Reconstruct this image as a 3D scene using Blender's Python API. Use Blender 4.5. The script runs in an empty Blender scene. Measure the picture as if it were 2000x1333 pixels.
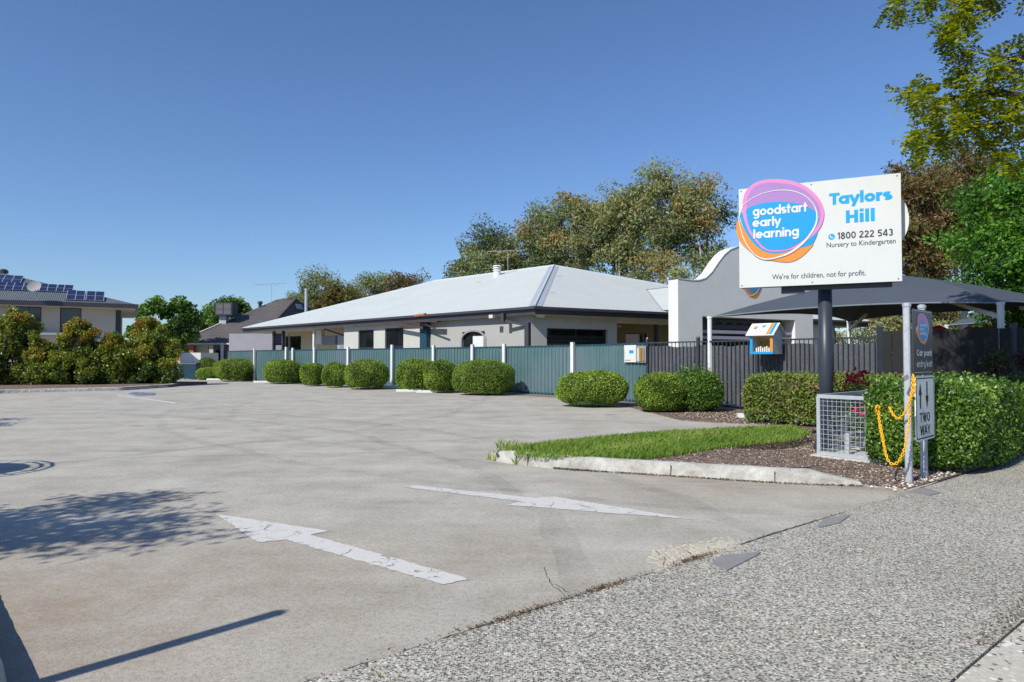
import bpy, math, random
import numpy as np
from mathutils import Vector
from mathutils.geometry import tessellate_polygon
PI = math.pi
sc = bpy.context.scene
COL = sc.collection
rad = math.radians
# ------------------------------------------------------------------ camera
EYE = 1.4
F = 2000 * 24 / 36.0
TH = math.atan(33.5 / F)
cam_d = bpy.data.cameras.new("camera"); cam = bpy.data.objects.new("camera", cam_d); COL.objects.link(cam)
cam_d.lens = 24; cam_d.sensor_width = 36; cam_d.clip_end = 3000; cam_d.clip_start = 0.05
cam.location = (0, 0, EYE); cam.rotation_euler = (rad(90) + TH, 0, 0)
sc.camera = cam
sc.render.resolution_x = 1024; sc.render.resolution_y = 682
# ------------------------------------------------------------------ light
SUN_EL = rad(42); SUN_AZ = (-0.68, -0.733)         # horizontal direction towards the sun
w = bpy.data.worlds.new("World"); sc.world = w; w.use_nodes = True
nt = w.node_tree; bg = nt.nodes["Background"]
sky = nt.nodes.new("ShaderNodeTexSky"); sky.sky_type = 'NISHITA'; sky.sun_disc = False
sky.sun_elevation = SUN_EL; sky.sun_rotation = math.atan2(SUN_AZ[0], SUN_AZ[1])
sky.altitude = 100; sky.air_density = 1.1; sky.dust_density = 0.35; sky.ozone_density = 3.2
tint = nt.nodes.new("ShaderNodeMix"); tint.data_type = 'RGBA'; tint.blend_type = 'MULTIPLY'; tint.inputs[0].default_value = 1.0
tint.inputs[7].default_value = (.79, .95, 1.21, 1)
nt.links.new(sky.outputs[0], tint.inputs[6]); nt.links.new(tint.outputs[2], bg.inputs[0]); bg.inputs[1].default_value = 0.1
sd = bpy.data.lights.new("sun", 'SUN'); sd.energy = 4.9; sd.angle = rad(0.4); sd.color = (1, 0.945, 0.84)
so = bpy.data.objects.new("sun", sd); COL.objects.link(so)
sv = Vector((SUN_AZ[0] * math.cos(SUN_EL), SUN_AZ[1] * math.cos(SUN_EL), math.sin(SUN_EL)))
so.rotation_euler = sv.to_track_quat('Z', 'Y').to_euler(); so.location = (-20, -20, 30)
sc.view_settings.view_transform = 'Standard'; sc.view_settings.look = 'None'
sc.view_settings.exposure = 0.14; sc.view_settings.gamma = 1.0

# ------------------------------------------------------------------ picture -> place helpers (used to survey positions)
CT, ST = math.cos(TH), math.sin(TH)
def ray(px, py):
    u = (px - 1000) / F; v = (666.5 - py) / F
    return u, CT - v * ST, ST + v * CT
def G(px, py, z=0.0):
    r = ray(px, py); t = (z - EYE) / r[2]; return (r[0] * t, r[1] * t, z)
def at(px, py, D):
    r = ray(px, py); t = D / r[1]; return (r[0] * t, D, EYE + r[2] * t)
def nrm(v):
    l = math.sqrt(sum(a * a for a in v)); return tuple(a / l for a in v)
def onpl(px, py, O, d):
    """vertical plane through O with horizontal direction d -> (s, z)"""
    r = ray(px, py); det = d[0] * (-r[1]) + r[0] * d[1]
    s = (-O[0] * (-r[1]) - r[0] * O[1]) / det
    t = (O[0] + s * d[0]) / r[0] if abs(r[0]) > 1e-6 else (O[1] + s * d[1]) / r[1]
    t = (O[1] + s * d[1]) / r[1]
    return s, EYE + t * r[2]
# ------------------------------------------------------------------ materials
def L(r, g, b):
    f = lambda c: (c / 255 / 12.92) if c <= 10 else ((c / 255 + .055) / 1.055) ** 2.4
    return (f(r), f(g), f(b), 1)
class NT:
    def __init__(s, name):
        s.m = bpy.data.materials.new(name); s.m.use_nodes = True; s.t = s.m.node_tree
        s.p = s.t.nodes["Principled BSDF"]; s.out = s.t.nodes["Material Output"]
    def n(s, ty, **kw):
        x = s.t.nodes.new("ShaderNode" + ty)
        for k, v in kw.items(): setattr(x, k, v)
        return x
    def l(s, a, b): s.t.links.new(a, b)
    def coord(s, kind='Object', scale=None):
        c = s.n('TexCoord').outputs[kind]
        if scale:
            mp = s.n('Mapping'); s.l(c, mp.inputs[0]); mp.inputs['Scale'].default_value = scale; c = mp.outputs[0]
        return c
    def noise(s, scale, detail=3, rough=.55, vec=None):
        x = s.n('TexNoise'); x.inputs['Scale'].default_value = scale; x.inputs['Detail'].default_value = detail
        x.inputs['Roughness'].default_value = rough; s.l(vec or s.coord(), x.inputs['Vector']); return x.outputs[0]
    def ramp(s, v, stops, interp='LINEAR'):
        r = s.n('ValToRGB'); cr = r.color_ramp; cr.interpolation = interp
        while len(cr.elements) < len(stops): cr.elements.new(.5)
        for e, (p, c) in zip(cr.elements, stops):
            e.position = p; e.color = c if not isinstance(c, (int, float)) else (c, c, c, 1)
        s.l(v, r.inputs[0]); return r.outputs[0]
    def mix(s, fac, a, b, mode='MIX'):
        x = s.n('Mix', data_type='RGBA', blend_type=mode)
        for sock, val in ((x.inputs[0], fac), (x.inputs[6], a), (x.inputs[7], b)):
            if isinstance(val, (int, float, tuple)): sock.default_value = val
            else: s.l(val, sock)
        return x.outputs[2]
    def math(s, op, a, b=0.0):
        x = s.n('Math', operation=op)
        for sock, val in ((x.inputs[0], a), (x.inputs[1], b)):
            if isinstance(val, (int, float)): sock.default_value = val
            else: s.l(val, sock)
        return x.outputs[0]
    def bump(s, h, strength=.3, dist=.01):
        b = s.n('Bump'); b.inputs['Strength'].default_value = strength; b.inputs['Distance'].default_value = dist
        s.l(h, b.inputs['Height']); s.l(b.outputs[0], s.p.inputs['Normal'])
def mat(name, col, rough=.6, var=.12, scale=3, bump=0, bscale=60, metal=0, spec=.4):
    a = NT(name); a.p.inputs['Roughness'].default_value = rough; a.p.inputs['Metallic'].default_value = metal
    a.p.inputs['Specular IOR Level'].default_value = spec
    lo = tuple(c * (1 - var) for c in col[:3]) + (1,); hi = tuple(min(1, c * (1 + var)) for c in col[:3]) + (1,)
    a.l(a.ramp(a.noise(scale, 5, .65), [(.3, lo), (.7, hi)]), a.p.inputs['Base Color'])
    if bump: a.bump(a.noise(bscale, 3), bump, .01)
    return a.m
M = {}
M['white'] = mat('white_paint', L(208, 210, 208), .45, .05, 4)
M['offwhite'] = mat('offwhite_render', L(180, 181, 176), .8, .05, 2, .2, 80)
M['greyrender'] = mat('pale_grey_render', L(214, 214, 212), .85, .04, 1.2, .25, 90)
M['lilac'] = mat('lilac_grey_render', L(150, 149, 158), .85, .06, 1.0, .2, 60)
M['wallgrey'] = mat('warm_grey_render', L(158, 158, 155), .85, .05, .8, .2, 60)
M['beige'] = mat('beige_render', L(184, 176, 166), .85, .04, .6, .15, 50)
M['cream'] = mat('cream_soffit', L(205, 198, 182), .8, .04, 1)
M['gutter'] = mat('charcoal_gutter', L(66, 64, 72), .35, .08, 2)
M['darkmetal'] = mat('charcoal_steel', L(52, 58, 68), .4, .15, 5)
M['black'] = mat('black_paint', L(22, 22, 24), .5, .2, 8)
M['galv'] = mat('galvanised_steel', L(172, 178, 184), .5, .14, 14, .1, 120, .25)
M['postwhite'] = mat('white_post', L(210, 211, 210), .5, .06, 5)
M['plate'] = mat('grey_plate', L(134, 131, 130), .55, .12, 8, .1, 40)
M['orange'] = mat('orange_vinyl', L(208, 134, 58), .4, .03, 4)
M['blue'] = mat('blue_vinyl', L(22, 146, 208), .4, .03, 4)
M['skyblue'] = mat('bright_blue_vinyl', L(26, 154, 216), .4, .03, 4)
M['pink'] = mat('pink_vinyl', L(206, 128, 184), .4, .03, 4)
M['purple'] = mat('purple_vinyl', L(158, 122, 180), .4, .03, 4)
M['vinyl'] = mat('white_vinyl', L(208, 210, 210), .4, .02, 4)
M['ink'] = mat('grey_vinyl', L(66, 66, 74), .4, .03, 4)
M['signface'] = mat('sign_white', L(200, 203, 201), .35, .025, 1.6)
M['reflective'] = mat('reflective_sheeting', L(232, 234, 238), .3, .03, 6)
M['signgrey'] = mat('dark_grey_sign', L(62, 60, 62), .4, .08, 5)
M['yellow'] = mat('yellow_plastic', L(240, 178, 12), .38, .08, 20)
M['brass'] = mat('padlock_steel', L(190, 186, 176), .3, .1, 20, metal=.8)
M['bark'] = mat('grey_bark', L(128, 118, 108), .85, .3, 6, .5, 25)
M['palebark'] = mat('pale_gum_bark', L(176, 166, 154), .8, .22, 3, .4, 12)
M['darkbark'] = mat('dark_bark', L(60, 50, 44), .9, .3, 8, .5, 25)
M['core'] = mat('core_twig_green', L(46, 50, 30), .95, .4, 9)
M['core2'] = mat('core_twig_brown', L(70, 60, 42), .95, .4, 9)
M['brick'] = mat('terracotta_brick', L(168, 104, 76), .85, .2, 6)
M['chip'] = mat('bark_chip', L(104, 80, 68), .95, .35, 30)
M['rubble'] = mat('broken_concrete', L(180, 172, 156), .95, .2, 30, .6, 90)
M['stone'] = mat('pale_stone', L(196, 190, 180), .9, .15, 20, .3, 60)
M['crack'] = mat('crack_dirt', L(62, 52, 44), .95, .3, 40)
M['teal'] = mat('dark_teal_bin', L(32, 66, 84), .45, .1, 5)
M['green_box'] = mat('green_box', L(74, 92, 52), .7, .15, 5)
M['red'] = mat('red_flower', L(196, 34, 72), .6, .3, 12)
M['cubby'] = mat('rust_orange_roof', L(150, 74, 40), .7, .1, 5)
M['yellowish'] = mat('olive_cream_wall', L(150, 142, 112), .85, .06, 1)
M['blind'] = mat('grey_blind', L(140, 138, 142), .8, .08, 4)
M['concretebox'] = mat('cast_concrete', L(190, 188, 180), .9, .12, 5, .3, 60)
M['book'] = mat('book_covers', L(206, 202, 196), .6, .1, 30)
M['amber'] = mat('amber_card', L(150, 112, 30), .6, .1, 10)

def glass(name, col=(8, 10, 12)):
    a = NT(name); a.p.inputs['Roughness'].default_value = .06; a.p.inputs['Specular IOR Level'].default_value = .8
    a.l(a.ramp(a.noise(1.5, 3), [(.35, L(*col)), (.7, L(*[c + 26 for c in col]))]), a.p.inputs['Base Color']); return a.m
M['glass'] = glass('dark_window_glass'); M['glass2'] = glass('tinted_window_glass', (14, 24, 30))

def concrete():
    a = NT('car_park_concrete'); c = a.coord()
    big = a.ramp(a.noise(.12, 4, .6, c), [(.38, L(172, 166, 153)), (.62, L(174, 171, 163))])
    mid = a.mix(.75, big, a.ramp(a.noise(1.1, 6, .7, c), [(.28, L(148, 143, 131)), (.5, L(172, 168, 158)), (.74, L(190, 187, 178))]))
    mp = a.n('Mapping'); a.l(c, mp.inputs[0]); mp.inputs['Rotation'].default_value = (0, 0, rad(-18)); mp.inputs['Scale'].default_value = (.25, 2.2, 1)
    streak = a.ramp(a.noise(1.0, 5, .6, mp.outputs[0]), [(.32, 0.88), (.55, 1.0), (.75, 1.05)])
    col = a.mix(.8, mid, streak, 'MULTIPLY')
    fine = a.ramp(a.noise(95, 2, .7, c), [(.3, 0.5), (.5, 1.0), (.7, 1.2)])
    col = a.mix(.75, col, fine, 'MULTIPLY')
    fine2 = a.ramp(a.noise(30, 3, .75, c), [(.33, 0.66), (.5, 1.0), (.7, 1.14)])
    col = a.mix(.7, col, fine2, 'MULTIPLY')
    # rusty dirt blotches
    dirt = a.ramp(a.noise(.38, 6, .75, c), [(.52, 0.0), (.74, .55)])
    col = a.mix(dirt, col, L(138, 120, 100))
    for (tx, ty, r0, r1, am) in ((-2.7, 3.6, 2.6, .2, .6), (2.2, 7.6, 1.6, .1, .5), (4.0, 7.0, 1.3, .1, .45), (-.2, 5.2, 2.0, .2, .22)):
        vm = a.n('VectorMath', operation='DISTANCE'); a.l(c, vm.inputs[0]); vm.inputs[1].default_value = (tx, ty, 0)
        dd_ = a.math('ADD', vm.outputs['Value'], a.math('MULTIPLY', a.noise(.9, 6, .7, c), 1.6))
        st_ = a.ramp(a.math('DIVIDE', dd_, r0 + .8), [(.3, am), (1.0, 0.0)])
        col = a.mix(a.math('MULTIPLY', st_, a.ramp(a.noise(5, 5, .75, c), [(.3, .35), (.65, 1.0)])), col, L(132, 110, 88))
    # tyre tracks and drips
    for (tx, ty, tr, tw, ta) in ((-14, 3, 14.6, .11, .2), (-14, 3, 16.1, .11, .2), (9, 24, 17.5, .1, .16), (9, 24, 19.0, .1, .16), (-20, 22, 19, .12, .18), (2, -8, 18.5, .1, .12), (2, -8, 20, .1, .12)):
        vm = a.n('VectorMath', operation='DISTANCE'); a.l(c, vm.inputs[0]); vm.inputs[1].default_value = (tx, ty, 0)
        dd_ = a.math('ADD', vm.outputs['Value'], a.math('MULTIPLY', a.noise(.35, 2, .5, c), 1.1))
        bnd = a.math('LESS_THAN', a.math('ABSOLUTE', a.math('SUBTRACT', dd_, tr + .55)), tw)
        col = a.mix(a.math('MULTIPLY', a.math('MULTIPLY', bnd, ta * 1.5), a.ramp(a.noise(1.7, 5, .75, c), [(.35, 0.0), (.65, 1.0)])), col, L(96, 92, 88))
    vs_ = a.n('TexVoronoi'); vs_.inputs['Scale'].default_value = .55; a.l(c, vs_.inputs['Vector'])
    drip = a.ramp(a.math('ADD', vs_.outputs['Distance'], a.math('MULTIPLY', a.noise(9, 4, .7, c), .1)), [(.09, .5), (.16, 0.0)])
    col = a.mix(drip, col, L(92, 86, 80))
    # expansion joints
    mp2 = a.n('Mapping'); a.l(c, mp2.inputs[0]); mp2.inputs['Rotation'].default_value = (0, 0, rad(-9))
    sx = a.n('SeparateXYZ'); a.l(mp2.outputs[0], sx.inputs[0])
    def line(comp, period, off):
        v = a.math('FRACT', a.math('ADD', a.math('DIVIDE', comp, period), off)); v = a.math('ABSOLUTE', a.math('SUBTRACT', v, .5))
        return a.math('LESS_THAN', v, .012 / period)
    j = line(sx.outputs[1], 9.2, .37)
    col = a.mix(a.math('MULTIPLY', j, .6), col, L(96, 88, 78))
    a.l(col, a.p.inputs['Base Color']); a.p.inputs['Roughness'].default_value = .88; a.p.inputs['Specular IOR Level'].default_value = .25
    h = a.math('ADD', a.noise(95, 2, .7, c), a.math('MULTIPLY', j, -1.0)); a.bump(h, .35, .006); return a.m
def aggregate(name, dens, light, dark, s=52):
    a = NT(name); c = a.coord()
    v = a.n('TexVoronoi'); v.inputs['Scale'].default_value = s; v.inputs['Randomness'].default_value = 1
    a.l(c, v.inputs['Vector'])
    sp = a.n('SeparateColor'); a.l(v.outputs['Color'], sp.inputs[0])
    st = a.ramp(sp.outputs[0], [(0, L(*dark)), (dens, L(*[d + 26 for d in dark])), (dens + .02, L(*light)), (.86, L(*[min(255, q + 10) for q in light])), (.9, L(214, 212, 206))], 'CONSTANT')
    edge = a.ramp(v.outputs['Distance'], [(.42, 0.0), (.7, 1.0)])
    col = a.mix(edge, st, L(*[q - 8 for q in light]))
    col = a.mix(.8, col, a.ramp(a.noise(.8, 6, .7, c), [(.3, .82), (.5, 1.0), (.72, 1.08)]), 'MULTIPLY')
    col = a.mix(.6, col, a.ramp(a.noise(160, 2, .7, c), [(.3, .74), (.6, 1.1)]), 'MULTIPLY')
    col = a.mix(a.ramp(a.noise(.25, 5, .7, c), [(.56, 0.0), (.72, .55)]), col, L(124, 112, 96))
    a.l(col, a.p.inputs['Base Color']); a.p.inputs['Roughness'].default_value = .85; a.p.inputs['Specular IOR Level'].default_value = .3
    a.bump(v.outputs['Distance'], .4, -.004); return a.m
def kerbmat():
    a = NT('kerb_concrete'); c = a.coord()
    col = a.ramp(a.noise(3, 7, .75, c), [(.25, L(110, 106, 98)), (.42, L(156, 153, 146)), (.6, L(186, 184, 178)), (.8, L(202, 199, 191))])
    col = a.mix(a.ramp(a.noise(1.3, 6, .7, c), [(.56, 0.0), (.68, .7)]), col, L(120, 112, 100))
    a.l(col, a.p.inputs['Base Color']); a.p.inputs['Roughness'].default_value = .9
    a.bump(a.noise(45, 5, .7, c), .5, .012); return a.m
def mulchmat():
    a = NT('bark_mulch'); c = a.coord()
    v = a.n('TexVoronoi'); v.inputs['Scale'].default_value = 38; a.l(c, v.inputs['Vector'])
    sp = a.n('SeparateColor'); a.l(v.outputs['Color'], sp.inputs[0])
    col = a.ramp(sp.outputs[0], [(0, L(62, 46, 40)), (.35, L(98, 78, 68)), (.65, L(126, 106, 94)), (.93, L(150, 134, 120)), (1, L(190, 180, 168))])
    col = a.mix(.8, col, a.ramp(a.noise(2.2, 5, .7, c), [(.3, .72), (.7, 1.15)]), 'MULTIPLY')
    a.l(col, a.p.inputs['Base Color']); a.p.inputs['Roughness'].default_value = .95; a.bump(v.outputs['Distance'], .9, .02); return a.m
def groundmat():
    a = NT('dry_ground'); c = a.coord()
    a.l(a.ramp(a.noise(.6, 8, .7, c), [(.3, L(86, 84, 54)), (.55, L(104, 98, 66)), (.75, L(120, 106, 80))]), a.p.inputs['Base Color'])
    a.p.inputs['Roughness'].default_value = .95; a.bump(a.noise(20, 5, .7, c), .5, .03); return a.m
def paint(name, col, thr=.36):
    a = NT(name); c = a.coord()
    base = a.mix(.8, L(*col), a.ramp(a.noise(60, 3, .7, c), [(.3, .86), (.6, 1.04)]), 'MULTIPLY')
    a.l(base, a.p.inputs['Base Color']); a.p.inputs['Roughness'].default_value = .6
    n1 = a.noise(9, 8, .78, c)
    v = a.n('TexVoronoi', feature='DISTANCE_TO_EDGE'); v.inputs['Scale'].default_value = 2.6
    nz = a.n('TexNoise'); nz.inputs['Scale'].default_value = 7; nz.inputs['Detail'].default_value = 4; a.l(c, nz.inputs['Vector'])
    va = a.n('VectorMath', operation='MULTIPLY_ADD'); a.l(nz.outputs['Color'], va.inputs[0]); va.inputs[1].default_value = (.28, .28, 0); a.l(c, va.inputs[2]); a.l(va.outputs[0], v.inputs['Vector'])
    worn = a.math('LESS_THAN', n1, thr); cr = a.math('LESS_THAN', v.outputs[0], a.math('MULTIPLY', a.noise(4, 3, .6, c), .012))
    cr = a.math('MULTIPLY', cr, a.math('GREATER_THAN', a.noise(1.3, 2, .5, c), .5))
    k = a.math('MAXIMUM', worn, cr)
    t = a.n('BsdfTransparent'); mx = a.n('MixShader'); a.l(k, mx.inputs[0]); a.l(a.p.outputs[0], mx.inputs[1]); a.l(t.outputs[0], mx.inputs[2]); a.l(mx.outputs[0], a.out.inputs[0])
    return a.m
def corrugated(name, lo, hi, pitch=.076, ribs=.5, axis=0, tiles=False):
    a = NT(name); uv = a.coord('UV'); sx = a.n('SeparateXYZ'); a.l(uv, sx.inputs[0])
    u, v = sx.outputs[0], sx.outputs[1]
    base = a.ramp(a.noise(.5, 5, .6, uv), [(.3, L(*lo)), (.7, L(*hi))])
    if not tiles:
        h = a.math('SINE', a.math('MULTIPLY', u, 2 * PI / pitch))
        a.bump(h, ribs, .012)
        fu = a.math('ABSOLUTE', a.math('SUBTRACT', a.math('FRACT', a.math('DIVIDE', u, .38)), .5))
        fv = a.math('ABSOLUTE', a.math('SUBTRACT', a.math('FRACT', a.math('DIVIDE', v, .9)), .5))
        dot = a.math('MULTIPLY', a.math('LESS_THAN', fu, .07), a.math('LESS_THAN', fv, .03))
        base = a.mix(a.math('MULTIPLY', dot, .55), base, L(110, 116, 122))
        lap = a.math('LESS_THAN', a.math('FRACT', a.math('DIVIDE', u, .76)), .03)
        base = a.mix(a.math('MULTIPLY', lap, .34), base, L(110, 118, 124))
    else:
        fv = a.math('FRACT', a.math('DIVIDE', v, .33)); fu = a.math('SINE', a.math('MULTIPLY', u, 2 * PI / .3))
        base = a.mix(a.math('MULTIPLY', a.math('LESS_THAN', fv, .2), .7), base, L(34, 32, 34))
        base = a.mix(a.ramp(fu, [(.0, 0.0), (.6, 0.0), (1, .3)]), base, L(44, 42, 44))
        a.bump(a.math('ADD', a.math('MULTIPLY', fv, -.8), a.math('MULTIPLY', fu, .5)), .7, .04)
    a.l(base, a.p.inputs['Base Color']); a.p.inputs['Roughness'].default_value = .5 if not tiles else .7
    return a.m
def leafmat(name, cols, trans=.35, rough=.5, spec=.35):
    a = NT(name); at_ = a.n('Attribute', attribute_name='rnd'); 
    n = len(cols); col = a.ramp(at_.outputs['Fac'], [(i / (n - 1), L(*c)) for i, c in enumerate(cols)])
    a.l(col, a.p.inputs['Base Color']); a.p.inputs['Roughness'].default_value = rough; a.p.inputs['Specular IOR Level'].default_value = spec
    t = a.n('BsdfTranslucent'); a.l(a.mix(1.0, col, (1.25, 1.25, .7, 1), 'MULTIPLY'), t.inputs[0])
    mx = a.n('MixShader'); mx.inputs[0].default_value = trans
    a.l(a.p.outputs[0], mx.inputs[1]); a.l(t.outputs[0], mx.inputs[2]); a.l(mx.outputs[0], a.out.inputs[0]); return a.m
def shadecloth():
    a = NT('shade_cloth'); c = a.coord()
    col = a.ramp(a.noise(60, 3, .8, c), [(.3, L(46, 48, 54)), (.5, L(74, 76, 82)), (.75, L(128, 130, 136))])
    col = a.mix(.6, col, a.ramp(a.noise(1.5, 4, .6, c), [(.3, .8), (.7, 1.15)]), 'MULTIPLY')
    a.l(col, a.p.inputs['Base Color']); a.p.inputs['Roughness'].default_value = .7; 
    a.bump(a.noise(1.6, 3, .5, c), .35, .08); return a.m
M['concrete'] = concrete()
M['agg'] = aggregate('exposed_aggregate', .44, (172, 168, 156), (84, 82, 79), 90)
M['drive'] = aggregate('crossover_concrete', .10, (186, 180, 168), (84, 82, 80), 40)
M['kerb'] = kerbmat(); M['mulch'] = mulchmat(); M['ground'] = groundmat()
M['line'] = paint('worn_white_paint', (200, 198, 192), .40); M['blueline'] = paint('worn_blue_paint', (96, 120, 160), .5)
M['roof'] = corrugated('pale_steel_roof', (186, 191, 188), (193, 198, 195))
M['darkroof'] = corrugated('grey_steel_roof', (86, 91, 94), (98, 104, 106), .11, .9)
M['tiles'] = corrugated('charcoal_roof_tiles', (82, 78, 78), (98, 94, 92), tiles=True)
M['ridge'] = mat('grey_ridge_flashing', L(158, 166, 172), .45, .06, 3)
M['sail'] = mat('grey_shade_sail', L(68, 76, 87), .8, .06, 1.0, .15, 120)
M['cloth'] = shadecloth()
def tealmat():
    a = NT('teal_fence_sheet'); c = a.coord()
    col = a.ramp(a.noise(.45, 4, .6, c), [(.3, L(72, 98, 106)), (.5, L(78, 108, 110)), (.7, L(96, 112, 122))])
    mp = a.n('Mapping'); a.l(c, mp.inputs[0]); mp.inputs['Scale'].default_value = (7, 7, .3)
    col = a.mix(.7, col, a.ramp(a.noise(1.5, 5, .8, mp.outputs[0]), [(.3, .7), (.6, 1.1), (.78, 1.5)]), 'MULTIPLY')
    a.l(col, a.p.inputs['Base Color']); a.p.inputs['Roughness'].default_value = .55; return a.m
M['tealfence'] = tealmat()
M['darkfence'] = mat('shade_dark_boards', L(24, 24, 28), .7, .25, 1.2, .3, 40)  # base colour deepened to near black to carry the shade on the boards
M['leaf_bush'] = leafmat('clipped_bush_leaf', [(70, 92, 30), (104, 132, 44), (134, 160, 60), (164, 186, 86)], .35)
M['leaf_hedge'] = leafmat('glossy_hedge_leaf', [(42, 72, 24), (68, 102, 34), (98, 134, 46), (148, 172, 80)], .32, .38, .5)
M['leaf_back'] = leafmat('back_hedge_leaf', [(136, 116, 80), (84, 112, 42), (108, 138, 54), (134, 154, 68), (160, 140, 104)], .3)
M['leaf_euc'] = leafmat('eucalypt_leaf', [(78, 92, 56), (110, 124, 80), (142, 152, 110), (146, 144, 88), (150, 112, 60)], .28)
M['leaf_euc2'] = leafmat('coppery_gum_leaf', [(96, 62, 44), (92, 88, 50), (124, 92, 54), (104, 112, 60), (130, 132, 84)], .28)
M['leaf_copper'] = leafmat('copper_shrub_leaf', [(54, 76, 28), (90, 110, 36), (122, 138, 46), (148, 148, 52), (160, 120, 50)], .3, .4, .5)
M['leaf_green'] = leafmat('fresh_green_leaf', [(52, 88, 26), (76, 122, 38), (98, 150, 48), (124, 172, 66)], .4)
M['leaf_dark'] = leafmat('mid_green_leaf', [(52, 80, 28), (76, 108, 40), (98, 134, 54), (124, 152, 70)], .3)
M['leaf_locust'] = leafmat('locust_leaflet', [(74, 94, 14), (106, 126, 22), (138, 148, 28), (180, 174, 42)], .58)
M['leaf_red'] = leafmat('red_shrub_leaf', [(70, 24, 30), (60, 66, 30), (50, 72, 32), (104, 40, 44)], .3)
M['grassm'] = leafmat('grass_blade', [(100, 132, 48), (124, 156, 60), (150, 174, 80), (196, 188, 130)], .35)
# ------------------------------------------------------------------ objects
ORG = {}
def props(o, label=None, cat=None, group=None, kind=None):
    if label: o['label'] = label
    if cat: o['category'] = cat
    if group: o['group'] = group
    if kind: o['kind'] = kind
    return o
def thing(name, label, cat, loc, group=None):
    o = bpy.data.objects.new(name, None); COL.objects.link(o); o.location = loc; o.empty_display_size = .2
    ORG[o.name] = Vector(loc); return props(o, label, cat, group)
class MB:
    def __init__(s): s.v = []; s.f = []; s.uv = []
    def add(s, vs, fs, uvs=None):
        b = len(s.v); s.v += [tuple(x) for x in vs]
        for i, f in enumerate(fs):
            s.f.append([b + k for k in f]); s.uv.append(uvs[i] if uvs else None)
        return s
    def obox(s, O, u, v, n, a0, a1, b0, b1, c0, c1):
        """box in frame (O; u,v,n)"""
        P = lambda a, b, c: tuple(O[i] + u[i] * a + v[i] * b + n[i] * c for i in range(3))
        vs = [P(a, b, c) for c in (c0, c1) for b in (b0, b1) for a in (a0, a1)]
        return s.add(vs, [(0, 2, 3, 1), (4, 5, 7, 6), (0, 1, 5, 4), (2, 6, 7, 3), (0, 4, 6, 2), (1, 3, 7, 5)])
    def box(s, x0, x1, y0, y1, z0, z1): return s.obox((0, 0, 0), (1, 0, 0), (0, 1, 0), (0, 0, 1), x0, x1, y0, y1, z0, z1)
    def bar(s, p, q, w, h=None, up=(0, 0, 1)):
        h = h or w; p = Vector(p); q = Vector(q); d = (q - p); ln = d.length; d = d.normalized(); up = Vector(up)
        if abs(d.dot(up)) > .98: up = Vector((1, 0, 0))
        sd_ = d.cross(up).normalized(); u2 = sd_.cross(d)
        return s.obox(p, d, sd_, u2, 0, ln, -w / 2, w / 2, -h / 2, h / 2)
    def tube(s, pts, rs, n=8, cap=True):
        pts = [Vector(p) for p in pts]
        if isinstance(rs, (int, float)): rs = [rs] * len(pts)
        b = len(s.v); ref = None
        for i, p in enumerate(pts):
            d = (pts[min(i + 1, len(pts) - 1)] - pts[max(i - 1, 0)]).normalized()
            if ref is None: ref = Vector((1, 0, 0)) if abs(d.x) < .8 else Vector((0, 1, 0))
            a = d.cross(ref).normalized(); c = d.cross(a); ref = c.cross(d) if False else ref
            for k in range(n):
                t = 2 * PI * k / n; s.v.append(tuple(p + (a * math.cos(t) + c * math.sin(t)) * rs[i]))
        for i in range(len(pts) - 1):
            for k in range(n):
                k2 = (k + 1) % n; s.f.append([b + i * n + k, b + i * n + k2, b + (i + 1) * n + k2, b + (i + 1) * n + k]); s.uv.append(None)
        if cap:
            s.f.append([b + k for k in range(n)][::-1]); s.uv.append(None)
            s.f.append([b + (len(pts) - 1) * n + k for k in range(n)]); s.uv.append(None)
        return s
    def prism(s, poly, z0, z1):
        n = len(poly); vs = [(p[0], p[1], z0) for p in poly] + [(p[0], p[1], z1) for p in poly]
        fs = [tuple(range(n))[::-1], tuple(range(n, 2 * n))] + [(i, (i + 1) % n, n + (i + 1) % n, n + i) for i in range(n)]
        return s.add(vs, fs)
    def fprism(s, poly, fr, c0, c1):
        """extrude 2-D polygon in frame fr between offsets"""
        n = len(poly); vs = [fr(p[0], p[1], c0) for p in poly] + [fr(p[0], p[1], c1) for p in poly]
        fs = [tuple(range(n))[::-1], tuple(range(n, 2 * n))] + [(i, (i + 1) % n, n + (i + 1) % n, n + i) for i in range(n)]
        return s.add(vs, fs)
def mk(name, mb, m, parent=None, base=None, smooth=False):
    V = np.array(mb.v, dtype=np.float64)
    if parent is not None: org = ORG[parent.name]
    elif base is not None: org = Vector(base)
    else: org = Vector(((V[:, 0].min() + V[:, 0].max()) / 2, (V[:, 1].min() + V[:, 1].max()) / 2, V[:, 2].min()))
    V = V - np.array(org)
    me = bpy.data.meshes.new(name); me.from_pydata([tuple(x) for x in V], [], mb.f)
    if any(u is not None for u in mb.uv):
        ul = me.uv_layers.new(name='UVMap')
        for p, u in zip(me.polygons, mb.uv):
            if u is None: continue
            for li, c in zip(p.loop_indices, u): ul.data[li].uv = c
    if smooth: me.polygons.foreach_set('use_smooth', [True] * len(me.polygons))
    me.materials.append(m); me.update()
    o = bpy.data.objects.new(name, me); COL.objects.link(o)
    if parent is not None: o.parent = parent; ORG[o.name] = ORG[parent.name]
    else: o.location = org; ORG[o.name] = org
    return o
def tmk(name, mb, m, label, cat, group=None, kind=None, base=None, smooth=False):
    o = mk(name, mb, m, None, base, smooth); return props(o, label, cat, group, kind)
def struct(name, mb, m, base=(0, 0, 0)):
    o = mk(name, mb, m, None, base); o['kind'] = 'structure'; return o
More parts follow.
